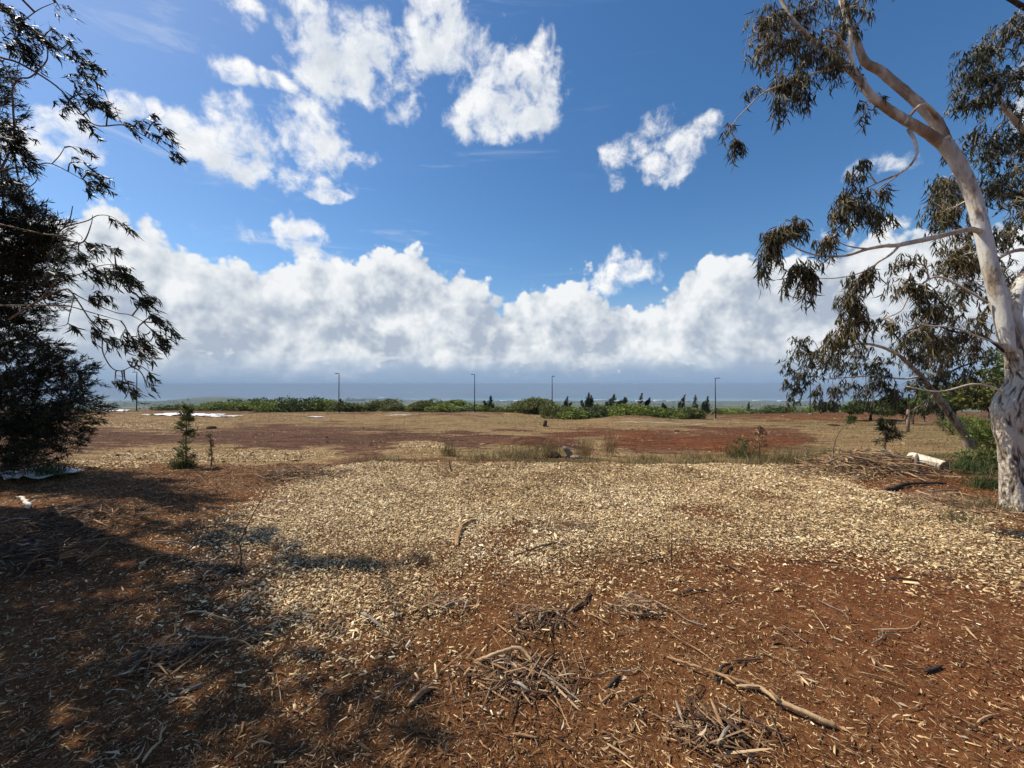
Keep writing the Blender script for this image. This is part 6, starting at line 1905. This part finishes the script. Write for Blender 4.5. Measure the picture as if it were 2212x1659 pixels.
# heaps of twigs, bark and leaves
def heap(px, py, wid, dep, n, label, tones=(1.5, 1.8), Ls=(0.08, 0.30), hgt=0.10, bark=0, bs=1.0):
    g = G3(px, py)
    w_ = wid * WIDTH_K * g[1] / 2
    r = empty('twig_heap', g); tag(r, label, 'twig heap')
    x = RNG.normal(0, w_ * 0.5, n); y = RNG.normal(0, dep * 0.28, n)
    q = np.exp(-(x / w_) ** 2 * 1.5 - (y / dep) ** 2 * 3)
    z = height(g[0] + x, g[1] + y) - g[2] + RNG.uniform(0, 1, n) * hgt * q + 0.008
    L = RNG.uniform(*Ls, n)
    Wd = L * RNG.uniform(0.012, 0.04, n) + 0.002
    V, Q, Tr = slivers(x, y, z, L, Wd, Wd * 0.8, RNG.uniform(0, 6.283, n), RNG.normal(0, 0.22, n), RNG.normal(0, 0.6, n))
    tn = RNG.beta(*tones, n)
    o = link('twigs', np_mesh('twigs', V, [Q, Tr], False, face_attr={'tone': np.tile(tn, 4)}), M['twig'], r); o['kind'] = 'stuff'
    m = max(6, n // 3)
    x = RNG.normal(0, w_ * 0.55, m); y = RNG.normal(0, dep * 0.3, m)
    q = np.exp(-(x / w_) ** 2 * 1.5 - (y / dep) ** 2 * 3)
    z = height(g[0] + x, g[1] + y) - g[2] + RNG.uniform(0.1, 1, m) * hgt * q + 0.012
    a = RNG.uniform(0, 6.283, m)
    o = leaf_mesh('dry_leaves', np.stack([x, y, z], 1), np.stack([np.cos(a), np.sin(a), RNG.normal(0.1, 0.35, m)], 1), RNG.normal(0, 1, (m, 3)), RNG.uniform(0.03, 0.075, m), RNG.uniform(0.006, 0.014, m), RNG.normal(0, 1.2, m), RNG.beta(1.8, 1.3, m), M['dead_leaf'], r); o['kind'] = 'stuff'
    for i in range(bark):
        a = RNG.uniform(0, 6.283); l = RNG.uniform(0.08, 0.24) * bs
        c = np.array([RNG.normal(0, w_ * .5), RNG.normal(0, dep * .25), 0]); c[2] = float(height(g[0] + c[0], g[1] + c[1])) - g[2] + RNG.uniform(0.01, hgt * .8)
        d = np.array([math.cos(a), math.sin(a), RNG.normal(0, .2)]) * l / 2
        mb = MB(); mb.tube(spline([c - d, c + (0, 0, RNG.uniform(0, .03)), c + d], 6), np.array([.4, .9, 1, 1, .8, .3]) * RNG.uniform(0.004, 0.010) * bs, 6, 0.15, squash=RNG.uniform(0.3, 0.9))
        mb.build('bark_strip', [M['tan_bark'], M['grey_wood'], M['brown_stick'], M['pale_wood']][RNG.integers(4)], r)


heap(1115, 1465, 300, 0.34, 230, 'tangled heap of twigs bark and leaves at the front centre', hgt=0.035, bark=9)
heap(1380, 1322, 120, 0.20, 140, 'spiky tuft of pale bark and leaves above the long branch', (2.5, 1.5), (0.06, 0.18), 0.09, 6)
heap(1160, 1345, 180, 0.25, 80, 'small scatter of bark sticks just above the centre heap', hgt=0.04, bark=5)
heap(950, 1315, 180, 0.25, 160, 'pale leafy litter tuft at the lower edge of chips', (2, 1.6), (0.05, 0.16), 0.05, 4)
heap(1540, 1590, 230, 0.22, 110, 'dark twig and white bark litter below the long pale branch', hgt=0.05, bark=6)
heap(1215, 1140, 180, 0.35, 170, 'low dark heap of twigs on the chips right of centre', (1.2, 2.4), hgt=0.06, bark=3)
heap(640, 1030, 190, 0.9, 520, 'small brown debris heap at the left end of the chips', (1.3, 1.9), (0.08, 0.4), 0.16, 6)
heap(1880, 1012, 330, 1.3, 1300, 'wide brown heap of bark and branches in front of the pale log', (0.9, 1.0), (0.08, 0.45), 0.28, 60, 2.2)
heap(2050, 1090, 240, 0.9, 700, 'loose spread of pale twigs left of the big trunk', (2.2, 1.4), (0.08, 0.4), 0.08, 8)
heap(130, 1130, 300, 1.0, 420, 'dark heap of twigs and branches in the left shade', (1.2, 2.4), (0.06, 0.35), 0.10, 14)
heap(60, 1210, 260, 0.7, 380, 'dark brushwood pile at the left edge nearest the shade', (1.1, 2.6), (0.06, 0.40), 0.14, 8)
heap(480, 1240, 160, 0.35, 200, 'dark leafy twig patch at the lower left edge of chips', (1.3, 2.0), hgt=0.05, bark=3)
heap(370, 1430, 220, 0.30, 120, 'twig tangle in the shade around the slanting tan stick', (1.3, 2.0), hgt=0.05, bark=4)

# plain small sticks that lie about, a few kinds, each an object of its own
def region(x, y):
    dx, dy = disp(x, y, height(x, y))
    if dy < 1020: return None
    if dx < 620 and dy > 1240: return ('in the shaded soil at the front left', 'sticks on the shaded soil at front left')
    if dy > 1290 and dx < 1420: return ('on the brown soil at the front centre', 'sticks on the brown soil at front centre')
    if dy > 1230 and dx >= 1420: return ('on the red soil at the front right', 'sticks on the red soil at front right')
    if dx < 560: return ('in the dark litter left of the chips', 'sticks in the litter left of the chips')
    return ('on the bed of pale chips', 'sticks on the bed of chips')


kinds = [('pale_wood', 'pale'), ('tan_bark', 'tan'), ('brown_stick', 'brown'), ('dark_bark', 'dark'), ('grey_wood', 'grey')]
protos = []
for mk_, word in kinds:
    for v in range(3):
        l = 0.5
        p = np.array([(-l / 2, 0, 0.004), (-l / 6, RNG.normal(0, .03), 0.012), (l / 6, RNG.normal(0, .04), 0.010), (l / 2, RNG.normal(0, .03), 0.004)])
        mb = MB(); mb.tube(spline(p, 9), np.interp(np.linspace(0, 1, 9), [0, .5, 1], [0.010, 0.009, 0.004]) * RNG.uniform(0.8, 1.15), 6, 0.12)
        if v == 2:
            s = spline(p, 9)[4]; mb.tube([s, s + (0.06, 0.05, 0.01), s + (0.13, 0.08, 0.006)], [0.005, 0.004, 0.002], 5, 0.1)
        me = np_mesh('fallen_stick', np.concatenate(mb.V), [np.concatenate(mb.Q), np.concatenate(mb.T)], True)
        me.materials.append(M[mk_])
        protos.append((me, word, ['straight', 'bent', 'forked'][v]))
MARKS = [(G3(a, b)[:2], t) for a, b, t in (
    (1110, 1465, 'the tangled centre heap'), (1700, 1535, 'the thick pale branch end'), (1500, 1450, 'the thin upper length of the long branch'), (990, 1155, 'the curved tan bark on the chips'),
    (908, 1510, 'the thick tan billet'), (1451, 1220, 'the thin upright twig on the chips'), (522, 1225, 'the tall crooked upright twig'), (330, 1412, 'the slanting tan stick in the shade'),
    (2016, 1452, 'the lone black bark chunk'), (1935, 1366, 'the pale hooked twig'), (1380, 1322, 'the spiky bark tuft'), (2150, 1605, 'the long dark corner twig'), (625, 1125, 'the pale split slab'),
    (1790, 1222, 'the long level dark stick'), (800, 1347, 'the slanting dark grey stick'), (330, 1630, 'the pale stick at bottom left'), (420, 1494, 'the flat grey stick in the shade'), (150, 1125, 'the pale forked branch at far left'),
    (1540, 1590, 'the litter below the long branch'), (930, 1600, 'the thin hooked dark twig'), (1260, 1305, 'the bow shaped brown stick'), (480, 1340, 'the pale kinked stick'), (60, 1230, 'the dark brushwood pile'), (1970, 1055, 'the long dark branch by the log'),
    (1215, 1140, 'the low dark heap on the chips'), (640, 1030, 'the small debris heap left of the chips'), (2100, 1375, 'the pale bent stick at far right'), (1330, 1640, 'the flat pale stick at the bottom edge'), (1150, 1595, 'the straight tan stick at bottom centre'), (1950, 1256, 'the thick level dark stick'))]
ranks = {}
x, y = scatter(230, 1.7, 7.8, 1.0, 1.26, 0.0)
for a, b_ in zip(x, y):
    rg = region(np.float64(a), np.float64(b_))
    if rg is None: continue
    if 'chips' in rg[1] and RNG.uniform() < 0.45: continue
    me, word, sh = protos[RNG.integers(len(protos))]
    if word == 'dark' and RNG.uniform() < 0.5: continue
    o = link('fallen_stick', me)
    s = RNG.uniform(0.25, 0.75) * (0.75 + 0.05 * b_)
    k = RNG.uniform(0.55, 1.1)
    yaw = RNG.uniform(0, 6.283)
    e = 0.2 * s
    slope = float(height(a + math.cos(yaw) * e, b_ + math.sin(yaw) * e) - height(a - math.cos(yaw) * e, b_ - math.sin(yaw) * e)) / (2 * e)
    o.location = (a, b_, float(height(a, b_)) + 0.012)
    o.rotation_euler = (RNG.uniform(-.3, .3), -math.atan(slope), yaw)
    o.scale = (s, s * k * 0.75, k * s * 0.6 + 0.12)
    mk, t = min(MARKS, key=lambda q: (q[0][0] - a) ** 2 + (q[0][1] - b_) ** 2)
    dx_, dy_ = a - mk[0], b_ - mk[1]
    side = ('right of' if dx_ > 0 else 'left of') if abs(dx_) > abs(dy_) else ('behind' if dy_ > 0 else 'in front of')
    key = (sh, word, side, t)
    ranks.setdefault(key, []).append((math.hypot(dx_, dy_), o))
for (sh, word, side, t), lst in ranks.items():
    lst.sort(key=lambda q: q[0])
    for i, (_, o) in enumerate(lst):
        rk = '' if len(lst) == 1 else ('nearest ' if i == 0 else ('farthest ' if i == len(lst) - 1 else 'middle '))
        tag(o, f'{rk}small {sh} {word} stick {side} {t}', 'stick', f'small {word} sticks lying about')
